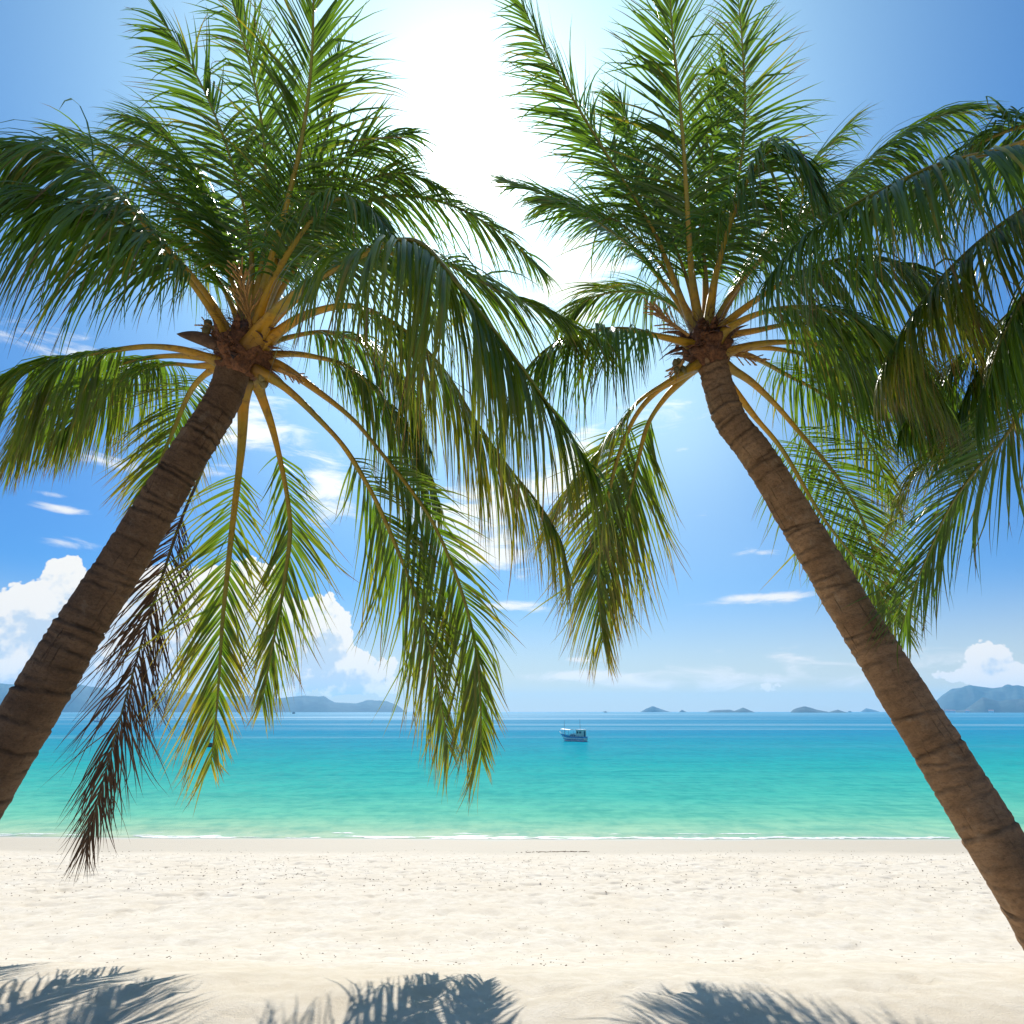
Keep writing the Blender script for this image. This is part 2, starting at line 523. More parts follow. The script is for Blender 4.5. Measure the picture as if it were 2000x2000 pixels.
# ------------------------------------------------------------------ palms
def set_color_attr(me, name, data):
    at = me.attributes.new(name, 'FLOAT_COLOR', 'POINT')
    at.data.foreach_set('color', np.asarray(data, dtype=np.float32).ravel())

def trunk_line(ctrl):
    p = [P(*c) for c in ctrl]
    d = (p[-1] - p[-3]).normalized()
    d = (d + Vector((0, 0, -0.6))).normalized()
    q = p[-1].copy()
    while q.z > float(beach_z(np.array(q.x), np.array(q.y))) - 0.25:
        q += d * 0.04
    if (q - p[-1]).length > 0.1:
        p.append(q)
    return p

def make_trunk(root, ctrl, r_top, r_bot, mat, seed):
    pts, L = spline(trunk_line(ctrl), 420)
    n, ns = len(pts), 44
    rg = random.Random(seed)
    # scars: irregular rings, each tilted and running unevenly around the stem
    rings = []
    s = 0.12
    while s < L:
        rings.append((s, rg.gauss(0, 0.028), rg.uniform(0, 6.28), rg.uniform(0.2, 1.1) * (1.9 if rg.random() < 0.13 else 1)))
        s += (0.062 + 0.075 * s / L) * rg.choice((0.45, 0.7, 1.0, 1.0, 1.3, 1.7))
    rs = np.array([r[0] for r in rings]); rt = np.array([r[1] for r in rings]); rp = np.array([r[2] for r in rings]); rd = np.array([r[3] for r in rings])
    S = np.linspace(0, L, n)
    verts, cols = [], []
    ph = np.arange(ns) * 2 * math.pi / ns
    prev = None
    for i in range(n):
        t = Vector(pts[min(i + 1, n - 1)] - pts[max(i - 1, 0)]).normalized()
        a = t.cross(Vector((0, 1, 0))).normalized()
        b = a.cross(t).normalized()
        u = S[i] / L
        r0 = r_top + (r_bot - r_top) * u ** 0.9
        if u > 0.80:
            r0 *= 1 + 0.55 * ((u - 0.80) / 0.20) ** 2
        for k in range(ns):
            cx, cy = math.cos(ph[k]), math.sin(ph[k])
            wob = 0.020 * math.sin(3 * ph[k] + 2.1 * S[i] + seed) + 0.045 * (mnoise.noise(Vector((cx * 1.4, cy * 1.4, S[i] * 3.5 + seed))))
            se = S[i] + 0.018 * mnoise.noise(Vector((cx * 2.5 + 7, cy * 2.5, S[i] * 2)))
            dd = se - (rs + rt * np.sin(ph[k] + rp))
            j = int(np.argmin(np.abs(dd)))
            prof = 0.0
            scar = 0.0
            x = dd[j]
            # below a scar the stem bulges, at the scar it is notched
            part = 0.35 + 0.65 * max(0, min(1, 0.5 + 1.6 * mnoise.noise(Vector((cx * 1.3 + j * 3.7, cy * 1.3, j * 1.31)))))
            notch = math.exp(-(x / 0.011) ** 2) * rd[j] * part
            bul = math.exp(-((x - 0.028) / 0.026) ** 2) * 0.55 * rd[j]
            prof = -0.016 * notch + 0.011 * bul
            scar = min(1.0, math.exp(-(x / 0.013) ** 2) * rd[j] * part)
            rough = 0.004 * mnoise.noise(Vector((cx * 9, cy * 9, S[i] * 28)))
            r = r0 * (1 + wob) + prof + rough
            verts.append(Vector(pts[i]) + a * (cx * r) + b * (cy * r))
            cols.append((scar, k / ns if k <= ns / 2 else 1 - k / ns, u, 1))
    faces = []
    for i in range(n - 1):
        for k in range(ns):
            faces.append((i * ns + k, i * ns + (k + 1) % ns, (i + 1) * ns + (k + 1) % ns, (i + 1) * ns + k))
    faces.append(tuple(range(ns)))
    o = obj('trunk', verts, faces, mat, root, True)
    set_color_attr(o.data, 'ring', cols)
    return o

def make_frond(root, pts, n=78, leaf=0.95, droop=1.0, yellow=0.0, dead=False, start=0.24, twist=0.0, width=1.0,
               base=0.066, side_bias=0.0, open_=1.0, heading=None, seed=0, label=None, spread=1.0, dens=1.5):
    rg = random.Random(seed * 131 + 17)
    ctrl = [P(*p) for p in pts]
    N = 72
    c, L = spline(ctrl, N)
    c = [Vector(p) for p in c]
    tang = [(c[min(i + 1, N - 1)] - c[max(i - 1, 0)]).normalized() for i in range(N)]
    # ---- stalk
    mb = MB()
    rad = [max(0.004, base * (1 - 0.40 * min(1, (i / (N - 1)) / 0.25)) * (1 - i / (N - 1)) ** 0.8 + 0.003) for i in range(N)]
    for i, k in enumerate((1.7, 1.6, 1.45, 1.3, 1.18, 1.08)):
        rad[i] *= k if not dead else 1
    mb.tube(c, rad, 8, flat=0.62)
    fr = mb.build('frond', M_DSTALK if dead else M_STALK, root, True, label)
    cols = []
    for i in range(N):
        cols += [(rg.random() * 0, i / (N - 1), 0, 1)] * 8
    set_color_attr(fr.data, 'tint', cols)
    # ---- leaflets
    if heading is None:
        h = ctrl[-1] - ctrl[0]
        mid = ctrl[len(ctrl) // 2] - ctrl[0]
        h = Vector((h.x + mid.x, h.y + mid.y, 0))
        if h.length < 0.15:
            h = Vector((0, 1, 0))
    else:
        h = Vector(heading)
    h.normalize()
    n = int(n * dens)
    leaf *= 1.1
    S0 = Vector((h.y, -h.x, 0))
    V, FA, CO = [], [], []
    K = 6
    down = Vector((0, 0, -1))
    off = rg.uniform(0, 100)
    holes = [(rg.uniform(0.05, 0.95), rg.uniform(0.008, 0.022), rg.choice((-1, 1))) for _ in range(rg.randint(2, 5))]
    for i in range(n):
        u = start + (1 - start) * (i + 0.5) / n
        q = u * (N - 1); k = int(q); f = q - k
        k2 = min(k + 1, N - 1)
        o = c[k].lerp(c[k2], f); T = tang[k].lerp(tang[k2], f).normalized()
        S = S0 - T * S0.dot(T)
        if S.length < 0.05:
            S = Vector((1, 0, 0)) - T * T.x
        S.normalize()
        S.rotate(Matrix.Rotation(twist, 3, T))
        Nn = S.cross(T).normalized()
        if Nn.z < 0:
            Nn = -Nn
        v = (u - start) / (1 - start)
        prof = min(1.0, 0.45 + 3.2 * v) * (1 - 0.62 * max(0, (v - 0.45) / 0.55) ** 1.5)
        ang = (R(58) * (1 - v) + R(19) * v) * open_
        for side in (-1, 1):
            if any(abs(v - hc) < hw and side == hs for hc, hw, hs in holes):
                continue
            if rg.random() < (0.05 if not dead else 0.10):
                continue
            ln = leaf * prof * rg.uniform(0.84, 1.1) * (1 + side_bias * side)
            if rg.random() < 0.04:
                ln *= rg.uniform(0.35, 0.7)
            wav = mnoise.noise(Vector((u * 11, off + side * 7, 0)))
            aa = ang * (1 + 0.35 * wav) * rg.uniform(0.88, 1.12) + (rg.gauss(0, 0.12) if dead else 0)
            d = T * math.cos(aa) + S * (side * math.sin(aa) * spread) + Nn * rg.uniform(0.02, 0.30)
            if rg.random() < 0.09:
                d = d + Vector((rg.gauss(0, .3), rg.gauss(0, .3), rg.gauss(0, .25)))
            d.normalize()
            w = T - d * T.dot(d)
            if w.length < 0.05:
                w = Nn.cross(d)
            w.normalize()
            w.rotate(Matrix.Rotation(side * R(rg.gauss(26, 24)), 3, d))
            wd = 0.0148 * width * rg.uniform(0.8, 1.15) * (0.6 + 0.4 * prof)
            if dead:
                wd *= 0.6
            rnd = rg.random()
            yl = max(0, min(1, yellow * rg.uniform(0.35, 1.5) * (0.45 + 1.0 * v) + (0.7 if rg.random() < 0.05 else 0)))
            dr = droop * max(0.3, 1 + 0.7 * mnoise.noise(Vector((u * 13, off + 40 + side * 5, 0)))) * rg.uniform(0.75, 1.25)
            swirl = rg.gauss(0, 0.09)
            kink = rg.randint(2, 4) if rg.random() < 0.12 else -1
            p = o.copy()
            b0 = len(V)
            seg = ln / K
            for j in range(K + 1):
                sj = j / K
                ww = wd * (min(1, 0.42 + 3.0 * sj) * (1 - sj ** 1.35) + 0.02)
                nrm = d.cross(w)
                V += [p - w * ww - nrm * (ww * 0.34), p.copy(), p + w * ww - nrm * (ww * 0.34)]
                CO += [(rnd, sj, yl, 1)] * 3
                g = dr * (0.31 - 0.10 * sj) * min(1.0, ln / 0.6)
                if j == kink:
                    g += 0.9
                d = (d + down * g + w * swirl * sj).normalized()
                w = (w - d * w.dot(d))
                if w.length < 1e-3:
                    w = S.copy()
                w.normalize()
                p = p + d * seg
            for j in range(K):
                q0 = b0 + 3 * j
                FA += [(q0, q0 + 1, q0 + 4, q0 + 3), (q0 + 1, q0 + 2, q0 + 5, q0 + 4)]
    lf = obj('leaflets', V, FA, M_DEAD if dead else M_LEAF, fr, True)
    set_color_attr(lf.data, 'tint', CO)
    return fr

def crown_fibre(root, c, axis, r, seed):
    """brown woven sheaths round the leaf bases, with loose threads"""
    rg = random.Random(seed)
    mb = MB()
    c = Vector(c); axis = Vector(axis).normalized()
    a = axis.cross(Vector((0, 1, 0))).normalized(); b = a.cross(axis).normalized()
    n, m = 40, 16
    vs = []
    for i in range(m):
        u = i / (m - 1)
        for k in range(n):
            t = 2 * math.pi * k / n
            rr = r * (0.62 + 0.75 * math.sin(math.pi * min(1, u * 0.95 + 0.06)) ** 0.7) * (1 - 0.55 * max(0, u - 0.5) / 0.5)
            rr *= 1 + 0.55 * mnoise.noise(Vector((math.cos(t) * 2.3, math.sin(t) * 2.3, u * 5 + seed))) + 0.13 * mnoise.noise(Vector((math.cos(t) * 8, math.sin(t) * 8, u * 16 + seed)))
            vs.append(c + axis * (-0.20 + 0.52 * u) * (r / 0.17) + a * (math.cos(t) * rr) + b * (math.sin(t) * rr))
    fs = [(i * n + k, i * n + (k + 1) % n, (i + 1) * n + (k + 1) % n, (i + 1) * n + k) for i in range(m - 1) for k in range(n)]
    mb.add(vs, fs)
    # torn flaps of sheath
    for q in range(34):
        t = rg.uniform(0, 6.28)
        rad = a * math.cos(t) + b * math.sin(t)
        tn = axis.cross(rad)
        p = c + rad * r * 0.9 + axis * rg.uniform(-0.10, 0.18)
        d = (rad * rg.uniform(0.4, 1.0) + axis * rg.uniform(0.1, 0.9) + Vector((0, 0, -0.1))).normalized()
        w = rg.uniform(0.02, 0.07); L = rg.uniform(0.14, 0.42)
        for j in range(4):
            s0, s1 = j / 4, (j + 1) / 4
            w0, w1 = w * (1 - s0 ** 2), w * (1 - s1 ** 2)
            p2 = p + d * (L / 4)
            nn = d.cross(tn) * 0.006
            mb.add([p - tn * w0, p + tn * w0, p2 + tn * w1, p2 - tn * w1, p - tn * w0 + nn, p + tn * w0 + nn, p2 + tn * w1 + nn, p2 - tn * w1 + nn],
                   [(0, 1, 2, 3), (7, 6, 5, 4), (0, 4, 5, 1), (2, 6, 7, 3), (1, 5, 6, 2), (3, 7, 4, 0)])
            p = p2
            d = (d + Vector((rg.gauss(0, 0.15), rg.gauss(0, 0.15), -0.25))).normalized()
    for q in range(260):
        t = rg.uniform(0, 6.28)
        rad = a * math.cos(t) + b * math.sin(t)
        p = c + rad * r * rg.uniform(0.8, 1.1) + axis * rg.uniform(-0.16, 0.30)
        d = (rad * rg.uniform(0.2, 1.0) + axis * rg.uniform(-0.2, 1.0)).normalized()
        pts = [p]
        for j in range(5):
            p = p + d * rg.uniform(0.03, 0.08)
            d = (d + Vector((rg.gauss(0, 0.3), rg.gauss(0, 0.3), -0.22 + rg.gauss(0, 0.2)))).normalized()
            pts.append(p)
        mb.tube(pts, [0.0028 * (1 - 0.13 * j) for j in range(6)], 3, cap=False)
    return mb.build('fibre_sheath', M_FIBRE, root, True)

def flower_cluster(root, p0, p1, fan, n, seed, spread=0.5, label=None):
    rg = random.Random(seed)
    p0, p1 = Vector(p0), Vector(p1)
    ax = (p1 - p0); L = ax.length; ax.normalize()
    a = ax.cross(Vector((0, 1, 0))).normalized(); b = ax.cross(a).normalized()
    mb = MB()
    mb.tube([p0, p0.lerp(p1, 0.35), p0.lerp(p1, 0.7), p1], [0.018, 0.015, 0.010, 0.004], 6)
    for k in range(n):
        u = 0.12 + 0.8 * k / n
        p = p0.lerp(p1, u)
        t = rg.uniform(0, 6.28)
        d = (ax * 1.0 + (a * math.cos(t) + b * math.sin(t) * 0.6) * spread * rg.uniform(0.4, 1.2)).normalized()
        ln = L * fan * rg.uniform(0.6, 1.0) * (1 - 0.45 * u)
        pts, rad = [p], [0.004]
        for j in range(9):
            p = p + d * (ln / 9)
            d = (d + Vector((rg.gauss(0, 0.05), rg.gauss(0, 0.05), -0.015))).normalized()
            pts.append(p); rad.append(0.0085 if j % 2 else 0.0055)
        rad[-1] = 0.002
        mb.tube(pts, rad, 5)
    return mb.build('flower_cluster', M_FLOWER, root, True, label)

def spathe(root, p0, p1, w, label=None):
    p0, p1 = Vector(p0), Vector(p1)
    ax = p1 - p0
    sd = ax.cross(Vector((0, 1, 0))).normalized(); nn = sd.cross(ax).normalized()
    mb = MB(); n = 12; vs = []
    for i in range(n):
        u = i / (n - 1)
        ww = w * math.sin(math.pi * min(1, 0.12 + 0.88 * u)) ** 0.75 + 0.003
        cc = p0 + ax * u + Vector((0, 0, 0.04 * math.sin(math.pi * u)))
        for k in range(7):
            t = -math.pi * 0.55 + math.pi * 1.1 * k / 6
            vs.append(cc + sd * (ww * math.sin(t)) - nn * (ww * 0.55 * math.cos(t)))
        for k in range(7):
            t = math.pi * 0.55 - math.pi * 1.1 * k / 6
            vs.append(cc + sd * (ww * 0.82 * math.sin(t)) - nn * (ww * 0.42 * math.cos(t)))
    m = 14
    fs = [(i * m + k, i * m + (k + 1) % m, (i + 1) * m + (k + 1) % m, (i + 1) * m + k) for i in range(n - 1) for k in range(m)]
    mb.add(vs, fs)
    return mb.build('flower_sheath', M_SPATHE, root, True, label)

def nuts(root, c, n, seed):
    rg = random.Random(seed)
    for q in range(n):
        mb = MB()
        o = Vector(c) + Vector((rg.uniform(-.07, .07), rg.uniform(-.06, .06), rg.uniform(-.07, .07)))
        rr = rg.uniform(0.028, 0.042)
        vs = []
        for i in range(7):
            th = math.pi * i / 6
            for k in range(9):
                ph = 2 * math.pi * k / 9
                e = 1 + 0.12 * math.cos(3 * ph)
                vs.append(o + Vector((math.sin(th) * math.cos(ph) * rr * e, math.sin(th) * math.sin(ph) * rr * e, math.cos(th) * rr * 1.3)))
        fs = [(i * 9 + k, (i + 1) * 9 + k, (i + 1) * 9 + (k + 1) % 9, i * 9 + (k + 1) % 9) for i in range(6) for k in range(9)]
        mb.add(vs, fs)
        mb.build('coconut', M_NUT, root, True)

# ---- left palm
LC = (472, 692, 5.9)
left_ctrl = [(482, 672, 5.92), (457, 722, 5.9), (430, 792, 5.85), (360, 900, 5.65), (237, 1102, 5.32), (152, 1236, 5.1), (52, 1402, 4.85), (-80, 1620, 4.62), (-190, 1830, 4.5), (-225, 1900, 4.46), (-250, 1960, 4.42)]
lp = empty('palm_tree', P(-215, 1880, 4.47), 'coconut palm with dark trunk leaning in from the left, a brown dead frond hanging', 'palm tree', 'coconut palms on the beach')
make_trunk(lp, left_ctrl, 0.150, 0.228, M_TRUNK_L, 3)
D = 5.9
def LF(pts, **k):
    make_frond(lp, [(x, y, D + d) for x, y, d in pts], **k)

# up-left, near side, hanging curtains of leaflets
LF([(462, 690, -.05), (440, 640, -.12), (403, 575, -.25), (345, 505, -.45), (292, 449, -.6), (235, 385, -.75), (150, 315, -.9), (55, 285, -1.0), (-60, 300, -1.0)], n=84, leaf=1.15, droop=1.8, start=0.30, seed=1, base=.065)
LF([(452, 690, -.05), (425, 628, -.2), (360, 535, -.5), (316, 490, -.7), (230, 430, -1.0), (134, 390, -1.3), (30, 372, -1.5), (-90, 400, -1.6)], n=84, leaf=1.25, droop=2.1, start=0.30, seed=2, base=.05)
# left, horizontal, leaflets hanging
LF([(445, 715, 0), (403, 697, -.1), (350, 682, -.2), (285, 677, -.25), (195, 688, -.3), (117, 702, -.3), (30, 728, -.3), (-70, 770, -.25)], n=84, leaf=1.1, droop=2.2, start=0.36, seed=3, yellow=.25)
LF([(448, 712, .05), (403, 700, .2), (340, 695, .4), (270, 702, .6), (200, 722, .75), (120, 765, .9), (60, 830, 1.0), (20, 900, 1.0)], n=78, leaf=1.05, droop=1.9, start=0.3, seed=4, yellow=.3)
LF([(450, 708, .1), (390, 715, .4), (320, 712, .8), (240, 740, 1.1), (160, 800, 1.2), (110, 870, 1.2)], n=70, leaf=1.0, droop=1.7, start=0.3, seed=41, yellow=.2)
# yellow green, hanging behind the trunk
LF([(450, 712, .1), (410, 725, .4), (372, 765, .75), (335, 850, .95), (305, 920, 1.0), (283, 985, 1.0)], n=66, leaf=0.9, droop=0.45, start=0.28, seed=5, yellow=.45, heading=(-.5, 1, 0))
# the dead brown frond
LF([(468, 720, .15), (448, 770, .3), (420, 850, .4), (390, 930, .45), (353, 1018, .45), (322, 1110, .42), (287, 1220, .38), (258, 1320, .33), (225, 1438, .25), (198, 1540, .2), (168, 1652, .15)], n=104, leaf=.98, droop=.3, dead=True, width=1.15, start=0.33, seed=6, base=.03, heading=(-.45, 1, 0), open_=.66, label='dry brown dead frond')
# hanging down, seen full face
LF([(476, 735, .1), (475, 790, .3), (471, 880, .45), (457, 1001, .5), (444, 1119, .5), (434, 1220, .45), (428, 1320, .4), (422, 1400, .35), (412, 1492, .3)], n=76, leaf=1.0, droop=0.2, start=0.26, seed=7, dens=1.25, width=1.1, yellow=.75, heading=(-.35, 1, 0), open_=.9, side_bias=-.25)
LF([(492, 728, .1), (506, 762, .3), (530, 830, .5), (548, 902, .6), (563, 984, .6), (566, 1051, .6), (553, 1152, .55), (534, 1253, .5), (512, 1372, .45)], n=76, leaf=0.9, droop=0.22, start=0.26, seed=8, dens=1.25, width=1.1, yellow=.4, heading=(.25, 1, 0), open_=.85)
# down-right pair
LF([(498, 722, 0), (540, 745, -.05), (578, 775, -.05), (622, 818, -.05), (668, 868, -.05), (705, 925, 0), (740, 990, 0), (785, 1095, .05), (822, 1196, .05), (845, 1287, .05), (863, 1380, .05), (876, 1460, .05)], n=84, leaf=1.0, droop=.45, start=0.30, seed=9, dens=1.35, yellow=.35, heading=(.6, 1, 0), side_bias=-.28, width=1.1)
LF([(505, 705, .05), (555, 720, .1), (622, 765, .15), (690, 820, .1), (745, 885, 0), (801, 955, -.1), (845, 1020, -.15), (882, 1102, -.2), (911, 1186, -.2), (930, 1270, -.2), (938, 1354, -.2), (940, 1480, -.2)], n=90, leaf=1.0, droop=.40, start=0.34, seed=10, dens=1.4, yellow=.3, heading=(.5, 1, 0), side_bias=-.35, width=1.1)
# the great frond arching over to the right, towards the camera, its leaflets a curtain
LF([(488, 685, -.1), (520, 630, -.3), (565, 585, -.65), (622, 543, -1.1), (700, 500, -1.6), (765, 474, -1.95), (822, 475, -2.2), (875, 530, -2.4), (930, 600, -2.5), (985, 672, -2.55), (1045, 755, -2.55), (1110, 845, -2.5), (1165, 930, -2.45)], n=112, leaf=1.30, droop=2.6, start=0.28, seed=11, yellow=.28, base=.075)
LF([(490, 695, -.05), (555, 640, -.2), (612, 610, -.4), (690, 598, -.6), (775, 635, -.8), (860, 715, -.95), (930, 825, -1.0), (995, 915, -1.0), (1045, 975, -1.0), (1085, 1035, -1.0), (1105, 1100, -1.0)], n=96, leaf=1.2, droop=2.2, start=0.30, seed=12, yellow=.6, base=.07)
LF([(495, 700, .1), (540, 692, .25), (605, 695, .5), (690, 722, .6), (765, 800, .65), (820, 890, .6), (855, 980, .55)], n=88, leaf=1.1, droop=1.9, start=0.28, seed=13, yellow=.2)
LF([(490, 690, .15), (560, 660, .5), (650, 650, .8), (740, 690, .9), (800, 770, .9), (835, 870, .9)], n=84, leaf=1.1, droop=1.9, start=0.28, seed=42)
# upward
LF([(485, 680, 0), (502, 610, .05), (530, 505, .05), (552, 431, 0), (573, 347, -.1), (590, 270, -.2), (606, 150, -.35), (612, 30, -.5), (610, -70, -.6)], n=84, leaf=.98, droop=.5, start=0.27, seed=14, dens=1.4, width=1.15, base=.06, heading=(0, 1, 0))
LF([(478, 680, .1), (470, 600, .4), (430, 500, .8), (360, 412, 1.1), (288, 347, 1.3), (205, 290, 1.4), (130, 262, 1.4)], n=80, leaf=1.0, droop=.9, start=0.24, seed=15, width=1.3)
LF([(480, 680, .1), (475, 580, .5), (450, 480, .9), (410, 380, 1.2), (360, 300, 1.4), (310, 250, 1.5), (250, 230, 1.5)], n=80, leaf=1.0, droop=.9, start=0.22, seed=16, width=1.3)
LF([(482, 680, .1), (490, 580, .5), (490, 480, .9), (468, 370, 1.2), (430, 250, 1.3), (375, 130, 1.25), (310, 30, 1.1)], n=80, leaf=1.0, droop=.7, start=0.22, seed=17, width=1.3, heading=(-.5, 1, 0))
LF([(484, 678, .15), (505, 560, .6), (520, 460, 1.0), (520, 340, 1.3), (505, 200, 1.35), (470, 60, 1.3), (440, -40, 1.2)], n=80, leaf=1.0, droop=.7, start=0.22, seed=18, width=1.3, heading=(.5, 1, 0))
# right, behind, thin against the bright sky
LF([(490, 680, .1), (535, 590, .3), (610, 480, .6), (700, 402, .8), (790, 382, .9), (885, 402, 1.0), (955, 440, 1.0), (1010, 482, 1.0), (1062, 535, 1.0)], n=84, leaf=.92, droop=.95, start=0.28, seed=19)
LF([(490, 680, .05), (525, 590, .2), (590, 470, .4), (660, 390, .5), (735, 345, .55), (800, 340, .6), (860, 368, .6)], n=76, leaf=.9, droop=1.0, start=0.28, seed=20)
LF([(488, 680, .05), (515, 580, .15), (560, 460, .25), (625, 360, .3), (690, 300, .3), (745, 270, .3), (800, 262, .3)], n=76, leaf=.92, droop=1.0, start=0.28, seed=21)
LF([(486, 680, -.05), (512, 600, -.2), (548, 520, -.4), (600, 440, -.6), (655, 390, -.8), (715, 400, -.95), (760, 450, -1.05)], n=72, leaf=.85, droop=1.3, start=0.3, seed=22)
LF([(490, 682, -.05), (520, 640, -.1), (570, 590, -.2), (650, 530, -.35), (760, 495, -.5), (870, 515, -.6), (980, 570, -.65), (1080, 612, -.65), (1175, 665, -.6)], n=90, leaf=1.05, droop=1.1, start=0.3, seed=43, yellow=.15, dens=1.3)
LF([(478, 684, .15), (455, 600, .5), (405, 520, .9), (330, 455, 1.2), (240, 420, 1.4), (150, 420, 1.5)], n=80, leaf=1.0, droop=1.0, start=0.24, seed=44, width=1.2)
LF([(486, 680, .2), (520, 590, .6), (560, 490, .9), (600, 390, 1.1), (630, 290, 1.2), (650, 190, 1.2), (662, 100, 1.1)], n=80, leaf=1.0, droop=.6, start=0.24, seed=45, width=1.2)
LF([(480, 682, .25), (470, 580, .8), (440, 470, 1.2), (385, 370, 1.5), (310, 300, 1.7), (225, 265, 1.8)], n=80, leaf=1.0, droop=.9, start=0.2, seed=46, width=1.3)
crown_fibre(lp, P(474, 690, 5.9), (P(482, 660, 5.92) - P(440, 770, 5.86)), 0.178, 5)
flower_cluster(lp, P(492, 650, 5.75), P(470, 520, 5.55), 0.55, 40, 8, 0.75)
flower_cluster(lp, P(545, 720, 5.8), P(588, 742, 5.8), 0.8, 16, 9, 0.9)
spathe(lp, P(437, 684, 5.75), P(345, 652, 5.65), 0.062)
flower_cluster(lp, P(455, 672, 5.8), P(398, 628, 5.78), 0.7, 14, 31, 0.7)
nuts(lp, P(418, 645, 5.8), 5, 4)
nuts(lp, P(520, 745, 5.85), 3, 14)

# ---- right palm
right_ctrl = [(1376, 664, 6.62), (1388, 700, 6.6), (1402, 751, 6.55), (1426, 818, 6.45), (1490, 905, 6.28), (1588, 1068, 5.98), (1668, 1203, 5.7), (1752, 1337, 5.4), (1817, 1438, 5.2), (1880, 1539, 5.0), (1945, 1643, 4.8), (1990, 1712, 4.68), (2052, 1806, 4.56), (2105, 1880, 4.47), (2160, 1960, 4.40)]
rp = empty('palm_tree', P(2180, 1990, 4.38), 'coconut palm with a lighter brown ringed trunk leaning in from the lower right corner', 'palm tree', 'coconut palms on the beach')
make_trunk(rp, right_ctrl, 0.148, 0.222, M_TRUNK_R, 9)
D = 6.6
def RF(pts, **k):
    make_frond(rp, [(x, y, D + d) for x, y, d in pts], **k)
RF([(1372, 665, 0), (1362, 610, .05), (1351, 532, .1), (1343, 420, .1), (1337, 320, .05), (1328, 200, -.05), (1314, 70, -.2), (1306, -50, -.35)], n=84, leaf=1.0, droop=.5, start=0.26, seed=51, dens=1.4, width=1.15, heading=(0, 1, 0), base=.06)
RF([(1368, 665, 0), (1345, 620, .1), (1317, 549, .25), (1285, 470, .4), (1239, 388, .5), (1180, 295, .6), (1120, 195, .55), (1060, 90, .45), (1020, 10, .35)], n=84, leaf=1.0, droop=.55, start=0.26, seed=52, dens=1.4, width=1.15, heading=(-.4, 1, 0))
RF([(1366, 668, .1), (1335, 610, .3), (1290, 545, .5), (1230, 480, .65), (1154, 425, .8), (1070, 383, .9), (985, 352, .95)], n=84, leaf=.95, droop=.5, start=0.26, seed=53, dens=1.4, width=1.15, twist=-.5)
RF([(1366, 670, .2), (1330, 610, .6), (1270, 575, 1.0), (1200, 570, 1.3), (1140, 590, 1.4), (1095, 630, 1.5)], n=72, leaf=.95, droop=.9, start=0.25, seed=54, yellow=.1)
RF([(1364, 680, 0), (1335, 668, -.15), (1280, 655, -.4), (1222, 643, -.65), (1140, 648, -.95), (1070, 680, -1.15), (1015, 740, -1.25), (985, 810, -1.3)], n=84, leaf=1.15, droop=2.1, start=0.26, seed=55)
RF([(1366, 710, 0), (1335, 728, -.1), (1300, 748, -.2), (1250, 782, -.3), (1205, 835, -.4), (1155, 902, -.5), (1108, 962, -.55), (1072, 1025, -.6)], n=76, leaf=0.95, droop=0.8, start=0.36, seed=56, dens=1.12, yellow=.9)
RF([(1368, 705, .05), (1330, 735, .1), (1282, 765, .15), (1240, 815, .2), (1208, 890, .2), (1187, 975, .15), (1174, 1060, .1), (1168, 1150, .05), (1178, 1255, 0)], n=82, leaf=1.12, droop=0.4, start=0.30, seed=57, dens=1.4, width=1.1, yellow=.6, heading=(-.55, 1, 0))
RF([(1400, 700, 0), (1430, 685, -.1), (1470, 674, -.15), (1530, 668, -.2), (1600, 672, -.25), (1680, 692, -.3), (1760, 735, -.3), (1835, 800, -.3), (1885, 880, -.3)], n=84, leaf=1.2, droop=2.2, start=0.28, seed=58)
RF([(1398, 705, .05), (1430, 722, .2), (1470, 748, .35), (1519, 795, .5), (1556, 838, .6), (1620, 912, .7), (1663, 974, .75), (1697, 1048, .8), (1720, 1135, .8), (1752, 1215, .8)], n=84, leaf=0.95, droop=0.3, start=0.34, seed=59, dens=1.12, heading=(.5, 1, 0), yellow=.15, twist=-.2)
RF([(1396, 720, .1), (1425, 752, .3), (1475, 815, .5), (1530, 882, .6), (1603, 1005, .6), (1665, 1085, .55), (1715, 1150, .5), (1755, 1225, .45)], n=80, leaf=0.95, droop=0.35, start=0.32, seed=60, dens=1.12, heading=(.6, 1, 0), yellow=.15)
RF([(1400, 690, .15), (1461, 694, .6), (1535, 731, 1.0), (1603, 768, 1.2), (1670, 822, 1.3), (1715, 900, 1.35), (1745, 985, 1.35)], n=76, leaf=.95, droop=.8, start=0.26, seed=61, dens=1.12, yellow=.35, heading=(.5, 1, 0))
# upward and to the right
RF([(1382, 662, -.05), (1388, 600, -.15), (1402, 520, -.3), (1432, 420, -.5), (1470, 335, -.75), (1512, 290, -1.0), (1560, 300, -1.2), (1590, 360, -1.35)], n=84, leaf=1.15, droop=1.9, start=0.26, seed=62)
RF([(1386, 664, 0), (1402, 620, .05), (1445, 555, .1), (1535, 455, .15), (1603, 394, .15), (1670, 337, .1), (1730, 286, .05), (1800, 240, 0), (1880, 215, 0)], n=88, leaf=1.1, droop=1.5, start=0.28, seed=63)
RF([(1390, 668, -.05), (1418, 632, -.15), (1478, 585, -.3), (1560, 535, -.5), (1655, 505, -.7), (1760, 515, -.9), (1860, 570, -1.05), (1950, 650, -1.1)], n=92, leaf=1.25, droop=2.0, start=0.26, seed=64, yellow=.25)
RF([(1394, 676, .05), (1430, 655, .1), (1480, 645, .2), (1550, 632, .3), (1640, 632, .4), (1740, 665, .45), (1830, 735, .5), (1890, 830, .5)], n=88, leaf=1.2, droop=2.0, start=0.26, seed=65, yellow=.15)
